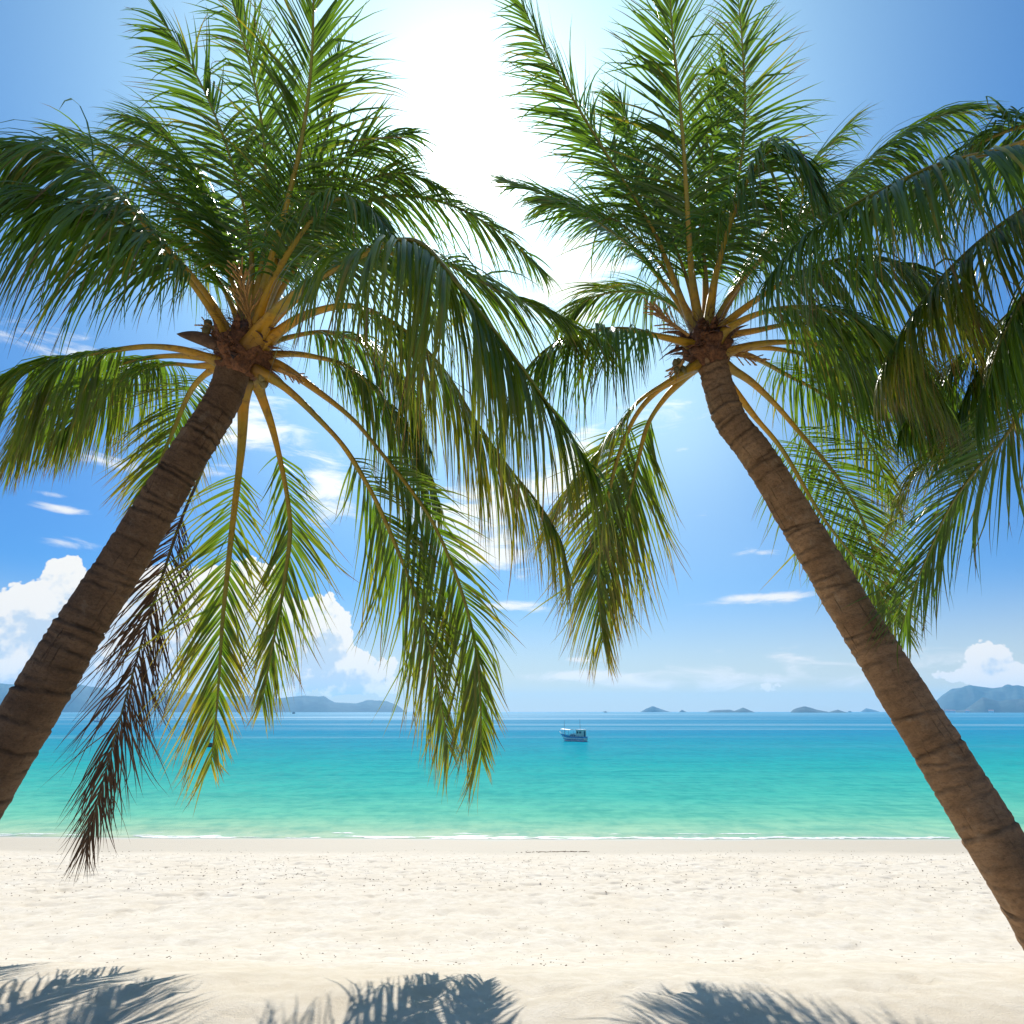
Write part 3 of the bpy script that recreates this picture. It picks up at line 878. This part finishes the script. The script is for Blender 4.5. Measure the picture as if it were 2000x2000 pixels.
RF([(1388, 664, .1), (1420, 600, .4), (1480, 510, .8), (1560, 420, 1.1), (1650, 380, 1.3), (1750, 400, 1.4), (1830, 460, 1.4)], n=80, leaf=1.0, droop=.9, start=0.25, seed=66, width=1.3)
RF([(1380, 662, .1), (1390, 570, .4), (1415, 460, .8), (1442, 350, 1.1), (1455, 220, 1.2), (1450, 90, 1.15), (1440, -20, 1.0)], n=80, leaf=1.0, droop=.6, start=0.25, seed=67, width=1.3, heading=(.4, 1, 0))
RF([(1372, 662, .1), (1350, 570, .5), (1310, 460, .9), (1270, 370, 1.2), (1235, 280, 1.3), (1210, 190, 1.3)], n=80, leaf=.98, droop=.6, start=0.25, seed=68, width=1.3, heading=(-.4, 1, 0))
RF([(1402, 694, .1), (1450, 680, .3), (1520, 682, .5), (1600, 700, .7), (1690, 735, .85), (1770, 790, .95), (1830, 870, 1.0)], n=84, leaf=1.1, droop=1.9, start=0.26, seed=69)
RF([(1392, 672, -.1), (1425, 640, -.3), (1490, 610, -.6), (1580, 600, -.9), (1680, 625, -1.15), (1770, 690, -1.3), (1840, 780, -1.4)], n=84, leaf=1.15, droop=2.0, start=0.26, seed=70, yellow=.15)
RF([(1368, 705, .1), (1335, 740, .2), (1298, 778, .3), (1265, 830, .35), (1246, 900, .35), (1226, 985, .3), (1205, 1075, .28), (1190, 1165, .25)], n=82, leaf=1.15, droop=.45, start=0.28, seed=71, yellow=.45, heading=(-.5, 1, 0), dens=1.4, side_bias=.15)
RF([(1376, 662, .2), (1378, 560, .6), (1372, 450, 1.0), (1385, 340, 1.3), (1405, 230, 1.4), (1420, 130, 1.4)], n=80, leaf=1.0, droop=.6, start=0.22, seed=72, heading=(-.5, 1, 0), width=1.25)
RF([(1368, 664, .2), (1330, 580, .6), (1270, 490, .9), (1200, 430, 1.1), (1120, 400, 1.2), (1050, 400, 1.2)], n=76, leaf=.9, droop=.8, start=0.24, seed=73, width=1.1)
RF([(1386, 664, .2), (1425, 590, .7), (1480, 480, 1.1), (1540, 380, 1.4), (1600, 300, 1.5), (1660, 240, 1.5)], n=80, leaf=1.0, droop=.9, start=0.22, seed=74, width=1.2)
crown_fibre(rp, P(1382, 680, 6.6), (P(1374, 655, 6.62) - P(1402, 752, 6.55)), 0.170, 6)
flower_cluster(rp, P(1345, 655, 6.4), P(1268, 598, 6.3), 0.6, 34, 18, 0.7)
flower_cluster(rp, P(1335, 705, 6.45), P(1318, 728, 6.45), 1.6, 16, 19, 1.0)
flower_cluster(rp, P(1425, 690, 6.6), P(1490, 705, 6.6), 0.6, 20, 20, 0.8)
nuts(rp, P(1330, 712, 6.45), 5, 24)

# ---- third palm, its crown just past the right edge
TC = (2190, 300, 5.3)
t_ctrl = [(2185, 285, 5.3), (2200, 330, 5.3), (2230, 500, 5.2), (2290, 800, 5.0), (2360, 1150, 4.8), (2430, 1500, 4.6), (2480, 1780, 4.45), (2510, 1950, 4.38)]
tp = empty('palm_tree', P(2500, 1900, 4.4), 'coconut palm past the right edge, its dark fronds hanging into the upper right corner', 'palm tree', 'coconut palms on the beach')
make_trunk(tp, t_ctrl, 0.15, 0.23, M_TRUNK_R, 21)
D = 5.3
def TF(pts, **k):
    make_frond(tp, [(x, y, D + d) for x, y, d in pts], **k)
TF([(2180, 290, -.05), (2110, 270, -.2), (2030, 272, -.35), (1939, 297, -.5), (1838, 320, -.65), (1737, 364, -.8), (1640, 415, -.9), (1556, 475, -1.0), (1495, 550, -1.05)], n=96, leaf=1.2, droop=2.1, start=0.22, seed=81)
TF([(2180, 310, 0), (2110, 340, -.05), (2030, 390, -.1), (1940, 450, -.2), (1850, 530, -.3), (1775, 625, -.4), (1720, 730, -.45)], n=90, leaf=1.15, droop=1.9, start=0.22, seed=82, yellow=.4)
TF([(2185, 320, .1), (2120, 420, .2), (2050, 530, .3), (1975, 640, .35), (1905, 740, .4), (1860, 850, .4)], n=86, leaf=1.15, droop=1.8, start=0.22, seed=83)
TF([(2188, 325, 0), (2150, 450, .0), (2090, 600, -.05), (2030, 740, -.05), (1965, 850, 0), (1905, 920, 0), (1855, 990, .02), (1815, 1078, .05), (1784, 1152, .08), (1757, 1240, .1)], n=92, leaf=1.05, droop=0.35, start=0.30, seed=84, dens=1.12, heading=(-.55, 1, 0), twist=.2)
TF([(2186, 320, .3), (2120, 470, .7), (2030, 640, 1.0), (1940, 770, 1.15), (1870, 840, 1.2), (1810, 900, 1.2), (1765, 960, 1.2), (1740, 1030, 1.2)], n=84, leaf=.85, droop=.8, start=0.30, seed=85, dens=1.12, yellow=.7)
TF([(2180, 290, .1), (2120, 250, .3), (2040, 240, .5), (1950, 262, .7), (1870, 310, .85), (1800, 380, .95)], n=84, leaf=1.0, droop=1.1, start=0.22, seed=86)
TF([(2184, 315, -.1), (2130, 380, -.3), (2070, 470, -.5), (2000, 580, -.65), (1945, 690, -.75), (1915, 800, -.8)], n=88, leaf=1.15, droop=2.0, start=0.22, seed=87)
TF([(2184, 318, .2), (2110, 440, .4), (2020, 560, .6), (1920, 660, .7), (1830, 740, .7), (1760, 840, .7)], n=86, leaf=1.1, droop=1.8, start=0.22, seed=88)
crown_fibre(tp, P(2190, 300, 5.3), (P(2185, 280, 5.3) - P(2205, 350, 5.3)), 0.18, 7)

# ------------------------------------------------------------------ far land
def local_horizon(px):
    return 1390.0 if px < 1250 else 1390.0 - 8.0 * (px - 1250) / 700

HOR = 1000 + F * math.tan(PITCH)
def land(name, prof, dist, thick, label=None, mat=M_VEG, seed=0):
    """an island or range: ridge heights from the photograph's outline, real depth front to back"""
    px = np.array([p[0] for p in prof], float); py = np.array([p[1] for p in prof], float)
    xs_ = np.linspace(px[0], px[-1], max(24, int((px[-1] - px[0]) / 2.2)))
    yy = np.interp(xs_, px, py)
    V, Fc = [], []
    rows = 15
    for i, (x, y) in enumerate(zip(xs_, yy)):
        hpx = max(0.0, local_horizon(x) - y)
        az = math.atan2((x - 1000) / F, math.cos(PITCH) + (1000 - HOR) / F * -math.sin(PITCH) * 0 + 0)
        d0 = ray(x, HOR)
        d0 = Vector((d0.x, d0.y, 0)).normalized()
        scale = dist / F / (Vector((ray(x, HOR))).dot(FWD))
        H = hpx * scale * 0.97
        edge = min(1.0, min(i, len(xs_) - 1 - i) / 5.0)
        for k in range(rows):
            q = -1 + 2 * k / (rows - 1)
            th = thick * (0.3 + 0.7 * math.sqrt(edge))
            s = max(0.0, math.cos(q * math.pi / 2)) ** 0.8
            nz = mnoise.fractal(Vector((x * 0.025 + seed, q * 1.6, seed)), 1.0, 2.0, 4)
            h = H * s * (1 + (0.20 * nz * (abs(q) > 0.05))) * (0.99 if abs(q) < 0.05 else 0.93) - (1.5 if abs(q) > 0.98 else 0)
            V.append(CAM * 0 + Vector((0, 0, 0)) + Vector((d0.x, d0.y, 0)) * (dist + q * th) + Vector((0, 0, h)))
    n = len(xs_)
    for i in range(n - 1):
        for k in range(rows - 1):
            a = i * rows + k
            Fc.append((a, a + rows, a + rows + 1, a + 1))
    o = obj(name, V, Fc, mat, smooth=True)
    o['kind'] = 'structure'
    return o

land('hills', [(-160, 1362), (-60, 1358), (40, 1360), (130, 1357), (141, 1356), (202, 1362), (282, 1362), (333, 1359.5), (384, 1365), (442, 1367), (485, 1365), (536, 1369), (565, 1366), (590, 1363.5), (630, 1365), (652, 1374), (695, 1375.5), (717, 1370), (753, 1371), (775, 1378), (793, 1390)], 5200, 500, seed=1)
land('island', [(1250, 1390), (1262, 1384), (1268, 1382), (1276, 1379.4), (1290, 1384), (1300, 1387), (1316, 1390)], 5000, 90, seed=2)
land('island', [(1325, 1389), (1329, 1387), (1332, 1385), (1336, 1386.5), (1342, 1389)], 4600, 40, seed=3)
land('island', [(1380, 1388.5), (1388, 1385.5), (1400, 1384.5), (1425, 1383.5), (1434, 1385.5), (1443, 1383), (1452, 1380), (1464, 1384), (1476, 1388)], 3900, 90, seed=4)
land('island', [(1543, 1386.8), (1550, 1382), (1557, 1380), (1572, 1377.2), (1585, 1379.5), (1596, 1382), (1619, 1385), (1628, 1383), (1637, 1381.5), (1650, 1384.5), (1664, 1386)], 3700, 110, seed=5)
land('island', [(1680, 1385), (1693, 1379.6), (1708, 1382), (1722, 1385)], 6400, 90, seed=6)
land('mountains', [(1800, 1383.5), (1815, 1378), (1825, 1373), (1846, 1363), (1868, 1355), (1890, 1353.5), (1910, 1351.6), (1950, 1355), (2000, 1352), (2060, 1360), (2140, 1372), (2200, 1380)], 5600, 500, seed=7)
land('hills', [(1825, 1383), (1850, 1381), (1885, 1379.5), (1896, 1375.5), (1912, 1369.5), (1926, 1364.5), (1940, 1367), (1955, 1369), (2010, 1366), (2080, 1372), (2160, 1380)], 4300, 200, seed=8)

# white houses on the far right shore
M_WHITE = simple('white_wall', (0.78, 0.77, 0.73), 0.7, 0.08)
M_ROOFT = simple('tile_roof', (0.40, 0.16, 0.10), 0.8, 0.2)
hl = ['long white house standing lowest on the far right shore', 'small white house left of the long one on the far shore',
      'tall white house furthest left on the far right shore', 'white house below the round hill on the far right shore', 'white house nearest the right edge on the far shore']
for k, (px, w, h) in enumerate(((1858, 34, 9), (1849, 14, 10), (1840, 16, 15), (1890, 20, 9), (1936, 22, 9))):
    d0 = ray(px, HOR); d0 = Vector((d0.x, d0.y, 0)).normalized()
    loc = d0 * (4300 - 215) + Vector((0, 0, 0.5))
    e = empty('house', loc, hl[k], 'house', 'houses on the far shore', math.atan2(d0.y, d0.x) - math.pi / 2)
    mb = MB(); mb.box((0, 0, h / 2), (w, 10, h)); o = mb.build('wall', M_WHITE); o.parent = e
    mb = MB(); mb.add([(-w / 2 - 1, -6, h), (w / 2 + 1, -6, h), (w / 2 + 1, 6, h), (-w / 2 - 1, 6, h), (-w / 2, 0, h + 4), (w / 2, 0, h + 4)], [(0, 1, 5, 4), (2, 3, 4, 5), (3, 0, 4), (1, 2, 5), (3, 2, 1, 0)])
    o = mb.build('roof', M_ROOFT); o.parent = e

# ------------------------------------------------------------------ boats
M_HULLW = simple('boat_white_paint', (0.85, 0.86, 0.84), 0.4, 0.12, 3)
M_HULLB = simple('boat_blue_paint', (0.06, 0.30, 0.55), 0.4, 0.25, 3)
M_HULLG = simple('boat_transom_paint', (0.62, 0.66, 0.56), 0.5, 0.2, 3)
M_CANVAS = simple('canopy_cloth', (0.92, 0.92, 0.92), 0.7, 0.05, 3)
M_GLASS = simple('dark_window', (0.05, 0.09, 0.12), 0.1, 0.1, 3)
M_WOOD = simple('boat_wood', (0.25, 0.13, 0.05), 0.6, 0.35, 5)
M_MAST = simple('mast_pole', (0.12, 0.11, 0.11), 0.5, 0.1, 3)

def hull(L, B, H, sheer, n=22, bow=0.75):
    """lofted open hull: returns verts, faces, material index by height band; bow at -x"""
    V, Fc, Mi = [], [], []
    bands = [-0.25, 0.0, 0.30, 0.42, 0.66, 0.74, 1.0]
    for i in range(n):
        u = i / (n - 1)
        w = B / 2 * (1 - max(0, (0.55 - u) / 0.55) ** 2.2) * (1 - 0.12 * max(0, u - 0.7) / 0.3)
        top = H * (1 + sheer * max(0, (0.6 - u) / 0.6) ** 2)
        for s in (-1, 1):
            for b in bands:
                fl = 0.70 + 0.30 * max(0, b) ** 0.7
                xr = -L / 2 + L * u + (0.16 * L * (1 - max(0, b)) * max(0, (0.25 - u) / 0.25))
                V.append((xr, s * (w * fl + 0.012), (b * top if b > 0 else b * H)))
    m = len(bands)
    for i in range(n - 1):
        for si in (0, 1):
            for k in range(m - 1):
                a = (i * 2 + si) * m + k; b = ((i + 1) * 2 + si) * m + k
                Fc.append((a, b, b + 1, a + 1) if si == 0 else (a, a + 1, b + 1, b))
                Mi.append((2, 0, 1, 0, 0, 1)[k])
        # deck a little below the gunwale
        a = (i * 2) * m + m - 2; b = (i * 2 + 1) * m + m - 2; c = ((i + 1) * 2 + 1) * m + m - 2; d = ((i + 1) * 2) * m + m - 2
        Fc.append((a, d, c, b)); Mi.append(3)
    i = n - 1                                   # transom
    for k in range(m - 1):
        a = (i * 2) * m + k; b = (i * 2 + 1) * m + k
        Fc.append((a, b, b + 1, a + 1)); Mi.append((2, 3, 3, 3, 3, 1)[k])
    return V, Fc, Mi

bp = on_plane(1119, 1447.5)
boat = empty('fishing_boat', bp, 'blue and white fishing boat with white canopy and stern cabin on turquoise water', 'boat', None, R(-40))
boat.scale = (0.97, 0.97, 0.97)
def BP(o):
    o.parent = boat
    return o
V, Fc, Mi = hull(6.6, 2.1, 0.98, 0.55)
BP(obj('hull', V, Fc, [M_HULLW, M_HULLB, M_WOOD, M_HULLG], smooth=False, midx=Mi))
mb = MB(); mb.box((2.2, 0, 1.55), (1.55, 1.62, 1.6)); mb.box((2.2, 0, 1.6), (1.56, 0.06, 1.62))
cab = BP(mb.build('cabin', M_HULLG))
mb = MB(); mb.box((2.2, 0, 2.41), (1.85, 1.9, 0.11)); o = mb.build('roof', M_CANVAS); o.parent = cab
for sx, sy in ((1.8, -0.815), (2.5, -0.815), (1.8, 0.815), (2.5, 0.815)):
    mb = MB(); mb.box((sx, sy, 1.85), (0.42, 0.03, 0.42)); o = mb.build('window', M_GLASS); o.parent = cab
mb = MB(); mb.box((2.985, 0.2, 1.5), (0.04, 0.55, 1.2)); o = mb.build('door', M_GLASS); o.parent = cab
mb = MB(); mb.box((0.55, 0, 1.1), (1.7, 1.35, 0.62)); wh = BP(mb.build('deck_house', M_HULLW))
mb = MB(); mb.add([(-0.45, -0.85, 1.42), (1.4, -0.85, 1.62), (1.4, 0.85, 1.62), (-0.45, 0.85, 1.42), (-0.45, -0.85, 1.5), (1.4, -0.85, 1.7), (1.4, 0.85, 1.7), (-0.45, 0.85, 1.5)],
                   [(3, 2, 1, 0), (4, 5, 6, 7), (0, 1, 5, 4), (1, 2, 6, 5), (2, 3, 7, 6), (3, 0, 4, 7)]); o = mb.build('roof', M_CANVAS); o.parent = wh
for sx in (0.0, 0.5, 1.0):
    mb = MB(); mb.box((sx, -0.69, 1.17), (0.3, 0.04, 0.3)); o = mb.build('window', M_GLASS); o.parent = wh
# canopy over the bow, sagging cloth on four posts
mb = MB(); n = 8; vs = []
for k in (0, 0.04):
    for i in range(n):
        for j in range(n):
            u, v = i / (n - 1), j / (n - 1)
            vs.append((-2.6 + 2.35 * u, -1.0 + 2.0 * v, 2.42 - 0.14 * u + k - 0.10 * math.sin(math.pi * u) * math.sin(math.pi * v) + 0.14 * (1 - abs(2 * v - 1))))
for i in range(n - 1):
    for j in range(n - 1):
        a = i * n + j
        mb.f.append((a, a + 1, a + n + 1, a + n)); mb.m.append(0)
        a += n * n
        mb.f.append((a, a + n, a + n + 1, a + 1)); mb.m.append(0)
mb.v = vs
BP(mb.build('canopy', M_CANVAS, None, True))
for sx, sy in ((-2.4, -0.6), (-2.4, 0.6), (-0.45, -0.9), (-0.45, 0.9)):
    mb = MB(); mb.tube([(sx, sy, 0.85), (sx, sy, 2.40)], 0.035, 6); BP(mb.build('post', M_HULLB))
mb = MB(); mb.tube([(-2.2, 0, 0.9), (-2.2, 0, 4.3)], [0.05, 0.025], 6); BP(mb.build('mast', M_MAST))
mb = MB(); mb.tube([(2.0, 0, 2.4), (2.0, 0, 4.5)], [0.045, 0.025], 6); BP(mb.build('mast', M_MAST))
mb = MB(); mb.tube([(-2.3, -0.85, 1.55), (-3.0, -0.45, 1.8), (-3.55, 0, 1.95), (-3.0, 0.45, 1.8), (-2.3, 0.85, 1.55)], 0.03, 6)
for a in ((-2.3, -0.85, 1.05), (-3.0, -0.45, 1.3), (-3.4, 0, 1.4), (-3.0, 0.45, 1.3), (-2.3, 0.85, 1.05)):
    mb.tube([a, (a[0], a[1], a[2] + 0.5)], 0.025, 6)
BP(mb.build('bow_rail', M_HULLW))
mb = MB(); mb.tube([(2.6, -0.95, 0.98), (1.0, -1.08, 1.3), (-1.0, -1.05, 1.35)], 0.022, 6); mb.tube([(2.6, 0.95, 0.98), (1.0, 1.08, 1.3), (-1.0, 1.05, 1.35)], 0.022, 6)
BP(mb.build('side_rail', M_HULLB))

def small_boat(px, py, L, B, H, mat, label, rz, sail=False, house=True):
    p = on_plane(px, py)
    e = empty('small_boat', p, label, 'boat', None, rz)
    V, Fc, Mi = hull(L, B, H, 0.6)
    o = obj('hull', V, Fc, [mat, mat, M_WOOD, M_WOOD], midx=Mi); o.parent = e
    if house:
        mb = MB(); mb.box((0.12 * L, 0, H * 1.35), (0.35 * L, B * 0.6, H * 1.1), taper=0.9); o = mb.build('cabin', mat); o.parent = e
    if sail:
        mb = MB(); mb.tube([(0, 0, H * 0.5), (0, 0, L * 1.1)], L * 0.012, 6); o = mb.build('mast', M_MAST); o.parent = e
        mb = MB(); mb.add([(0.03 * L, 0, H * 1.6), (0.45 * L, 0.06 * L, H * 1.7), (0.03 * L, 0, L * 1.05), (0.03 * L, 0.02, H * 1.6), (0.45 * L, 0.06 * L + .02, H * 1.7), (0.03 * L, 0.02, L * 1.05)], [(0, 1, 2), (5, 4, 3), (0, 3, 4, 1), (1, 4, 5, 2), (2, 5, 3, 0)])
        o = mb.build('sail', M_CANVAS); o.parent = e
    return e
b2 = small_boat(414, 1459, 2.6, 1.1, 0.62, M_WOOD, 'small brown wooden boat half hidden behind the tip of a hanging frond', R(10), house=False)
for bx_ in (0.4, -0.5):
    mb = MB(); mb.box((bx_, 0, 0.42), (0.25, 0.85, 0.06)); o = mb.build('bench', M_WOOD); o.parent = b2
small_boat(188, 1410, 3.4, 1.4, 0.8, M_HULLW, 'small white boat with a sail, seen between the dead frond leaflets on the left', R(20), sail=True)
small_boat(536, 1392.2, 14, 4, 4, M_HULLW, 'tiny white boat far out below the left hills', R(0), sail=True)
small_boat(573, 1394, 9, 3, 2.4, M_MAST, 'tiny dark boat far out below the left hills', R(0))
small_boat(1182, 1391.6, 20, 5, 4, M_MAST, 'tiny dark boat at the horizon between the left hills and the first island', R(0))
small_boat(1660, 1391.2, 22, 6, 5, M_MAST, 'tiny dark boat off the right end of the longest island', R(0))

# ------------------------------------------------------------------ air
def haze():
    m, t = material('haze')
    v = t.node('ShaderNodeVolumePrincipled', {'Color': (0.24, 0.60, 0.93, 1), 'Density': 1.05e-4, 'Anisotropy': 0.25})
    finish(t, None, v.outputs[0])
    mb = MB(); mb.box((0, 3550, 96.5), (13960, 7760, 209))
    o = mb.build('haze', m)
    o['kind'] = 'stuff'
haze()

# ------------------------------------------------------------------ light
sun_dir = ray(930, 320)                       # towards the sun
SUN_EL = math.asin(sun_dir.z)
SUN_AZ = math.atan2(sun_dir.x, sun_dir.y)      # clockwise from +Y
sd = bpy.data.lights.new('sun', 'SUN')
sd.energy = 4.4
sd.angle = R(0.53)
sd.color = (1.0, 0.955, 0.88)
so = bpy.data.objects.new('sun', sd)
COL.objects.link(so)
so.rotation_euler = (-sun_dir).to_track_quat('-Z', 'Y').to_euler()

w = bpy.data.worlds.new('World')
scene.world = w
w.use_nodes = True
w.node_tree.nodes.clear()
t = NT(w.node_tree)
dirv = t.vmath('NORMALIZE', t.node('ShaderNodeTexCoord').outputs['Generated'])
s3 = t.node('ShaderNodeSeparateXYZ', {0: dirv})
dx, dy, dz = s3.outputs
dzc = t.math('MAXIMUM', dz, 0.004)
skyvec = t.node('ShaderNodeCombineXYZ', {0: dx, 1: dy, 2: dzc}).outputs[0]
sky = t.node('ShaderNodeTexSky', {0: skyvec}, sky_type='NISHITA')
sky.sun_disc = False
sky.sun_elevation = SUN_EL
sky.sun_rotation = SUN_AZ
sky.altitude = 0
sky.air_density = 1.0
sky.dust_density = 0.6
sky.ozone_density = 2.2
skyc = t.node('ShaderNodeHueSaturation', {'Hue': 0.5, 'Saturation': 1.30, 'Value': 1.0, 'Color': sky.outputs[0]}).outputs[0]
az = t.math('ARCTAN2', dx, dy)
el = t.math('ARCSINE', dz)
skyc = t.mix(1.0, skyc, t.mix(t.smooth(el, 0.10, 0.75), (0.25, 0.50, 0.76), (0.42, 0.80, 1.0)), 'MULTIPLY')
ae = t.node('ShaderNodeCombineXYZ', {0: az, 1: el, 2: 0.0}).outputs[0]

def blobs(lst, shift=0.0):
    tot = None
    for (px, py, rx, ry, amp) in lst:
        a, e = azel(px, py)
        sx = rx / F * math.cos(math.atan((px - 1000) / F)) ** 1.0
        sy = ry / F * 0.85
        v = t.vmath('SUBTRACT', ae, (a, e + shift, 0))
        v = t.vmath('MULTIPLY', v, (1 / sx, 1 / sy, 0))
        q = t.vmath('DOT_PRODUCT', v, v, 1)
        g = t.math('POWER', 2.718, t.math('MULTIPLY', q, -1.0))
        tot = t.math('MULTIPLY', g, amp) if tot is None else t.math('MULTIPLY_ADD', g, amp, tot)
    return tot

CUM = [(110, 1165, 105, 75, 1.15), (420, 1290, 150, 70, .8), (640, 1265, 85, 75, .6), (60, 1290, 120, 80, .9), (230, 1230, 120, 120, 1.0), (330, 1180, 90, 80, .8), (300, 1330, 170, 50, .75),
       (500, 1130, 60, 70, .95), (480, 1240, 110, 110, 1.05), (640, 1210, 60, 50, .95), (610, 1300, 90, 70, 1.0), (690, 1345, 70, 28, .8), (760, 1310, 50, 60, .7),
       (1925, 1290, 70, 42, .85), (1975, 1325, 100, 34, .75), (1830, 1322, 30, 14, .6), (1480, 1338, 55, 20, .52)]
def puff(v):
    vo = t.node('ShaderNodeTexVoronoi', {'Vector': v, 'Scale': 17.0, 'Detail': 3.0, 'Roughness': 0.55, 'Lacunarity': 2.3}, feature='F1')
    b = t.math('SUBTRACT', 1.0, vo.outputs['Distance'])
    return t.math('ADD', t.math('MULTIPLY', t.noise(v, 11.0, 8, 0.60, 0.3), 0.66), t.math('MULTIPLY', b, 0.40))
n1 = puff(dirv)
sunoff = t.vmath('ADD', dirv, tuple(Vector((sun_dir.x * 0.2 - .1, 0, 0.95)).normalized() * 0.016))
n2 = puff(sunoff)
S = blobs(CUM)
Sup = blobs(CUM, -0.055)
dens = t.math('ADD', S, t.math('MULTIPLY', t.math('SUBTRACT', n1, 0.47), 1.9))
acum = t.smooth(dens, 0.44, 0.53)
relief = t.math('MULTIPLY', t.math('SUBTRACT', n1, n2), 5.5)
thick = t.smooth(dens, 0.60, 1.5)
shade = t.math('ADD', t.math('MULTIPLY', thick, 0.62), t.math('ADD', t.math('MULTIPLY', t.math('SUBTRACT', Sup, t.math('MULTIPLY', S, 0.72)), 0.55), t.math('MULTIPLY', relief, -0.75)))
shade = t.math('MAXIMUM', t.math('MINIMUM', shade, 1.0), 0.0)
cumc = t.mix(t.smooth(shade, 0.05, 0.80, 0.0, 0.85), (6.9, 6.7, 6.4), (3.7, 4.7, 5.9))

# thin wind-drawn clouds
CIR = [(950, 1080, 90, 55, 1.0), (880, 1010, 120, 40, .7), (1000, 1185, 80, 16, .85), (640, 960, 60, 90, .8), (480, 830, 120, 70, .85), (150, 690, 130, 30, .8), (120, 995, 60, 9, .75), (100, 965, 45, 7, .55),
       (1140, 920, 60, 130, 1.0), (1000, 960, 120, 60, .8), (1120, 1320, 120, 14, .75), (1130, 1290, 40, 8, .6), (1350, 1335, 280, 22, .55), (1500, 1165, 90, 12, .62), (1390, 1000, 40, 9, .5), (1480, 1080, 70, 12, .6),
       (1290, 800, 90, 60, .5), (1330, 880, 30, 8, .55), (1600, 1290, 320, 40, .45), (250, 900, 180, 30, .5), (140, 1060, 60, 14, .6), (1120, 560, 130, 120, .85), (1480, 1170, 140, 14, .4)]
cv = t.vmath('MULTIPLY', ae, (7.0, 24.0, 1.0))
nc = t.noise(cv, 1.6, 8, 0.62, 0.6)
C = blobs(CIR)
cd = t.math('ADD', C, t.math('MULTIPLY', t.math('SUBTRACT', nc, 0.46), 1.8))
acir = t.math('MULTIPLY', t.smooth(cd, 0.38, 0.98), 0.92)

# light round the sun
cs = t.math('MAXIMUM', t.vmath('DOT_PRODUCT', dirv, tuple(sun_dir), 1), 0.0)
gl = t.math('ADD', t.math('MULTIPLY', t.math('POWER', cs, 900.0), 30.0), t.math('ADD', t.math('MULTIPLY', t.math('POWER', cs, 130.0), 4.5), t.math('MULTIPLY', t.math('POWER', cs, 22.0), 1.35)))
glow = t.scale((1.0, 0.97, 0.90), gl)

milk = t.smooth(el, 0.20, -0.005, 0.0, 0.78)                # pale band over the horizon
c = t.mix(milk, skyc, (6.4, 5.8, 4.6))
veil = t.math('MINIMUM', blobs([(1330, 830, 230, 230, .42), (1350, 1130, 520, 170, .20), (760, 900, 330, 200, .16)]), 0.5)
c = t.mix(veil, c, (4.6, 6.2, 6.6))
c = t.mix(acir, c, (6.9, 6.75, 6.6))
c = t.mix(acum, c, cumc)
wide = t.scale((0.85, 1.12, 0.80), t.math('MULTIPLY', t.math('POWER', cs, 9.0), 4.2))
c = t.vmath('ADD', c, t.vmath('ADD', glow, wide))
bg = t.node('ShaderNodeBackground', {'Color': c, 'Strength': 0.1})
wo = t.node('ShaderNodeOutputWorld')
t.l.new(bg.outputs[0], wo.inputs['Surface'])

# ------------------------------------------------------------------ render settings
scene.view_settings.view_transform = 'Standard'
scene.view_settings.look = 'None'
scene.view_settings.gamma = 1
scene.view_settings.exposure = 0.5
scene.render.engine = 'CYCLES'
cy = scene.cycles
cy.max_bounces = 8
cy.diffuse_bounces = 4
cy.glossy_bounces = 3
cy.transmission_bounces = 4
cy.volume_bounces = 1
cy.transparent_max_bounces = 8
cy.sample_clamp_indirect = 8
cy.caustics_reflective = False
cy.caustics_refractive = False
cy.use_denoising = True
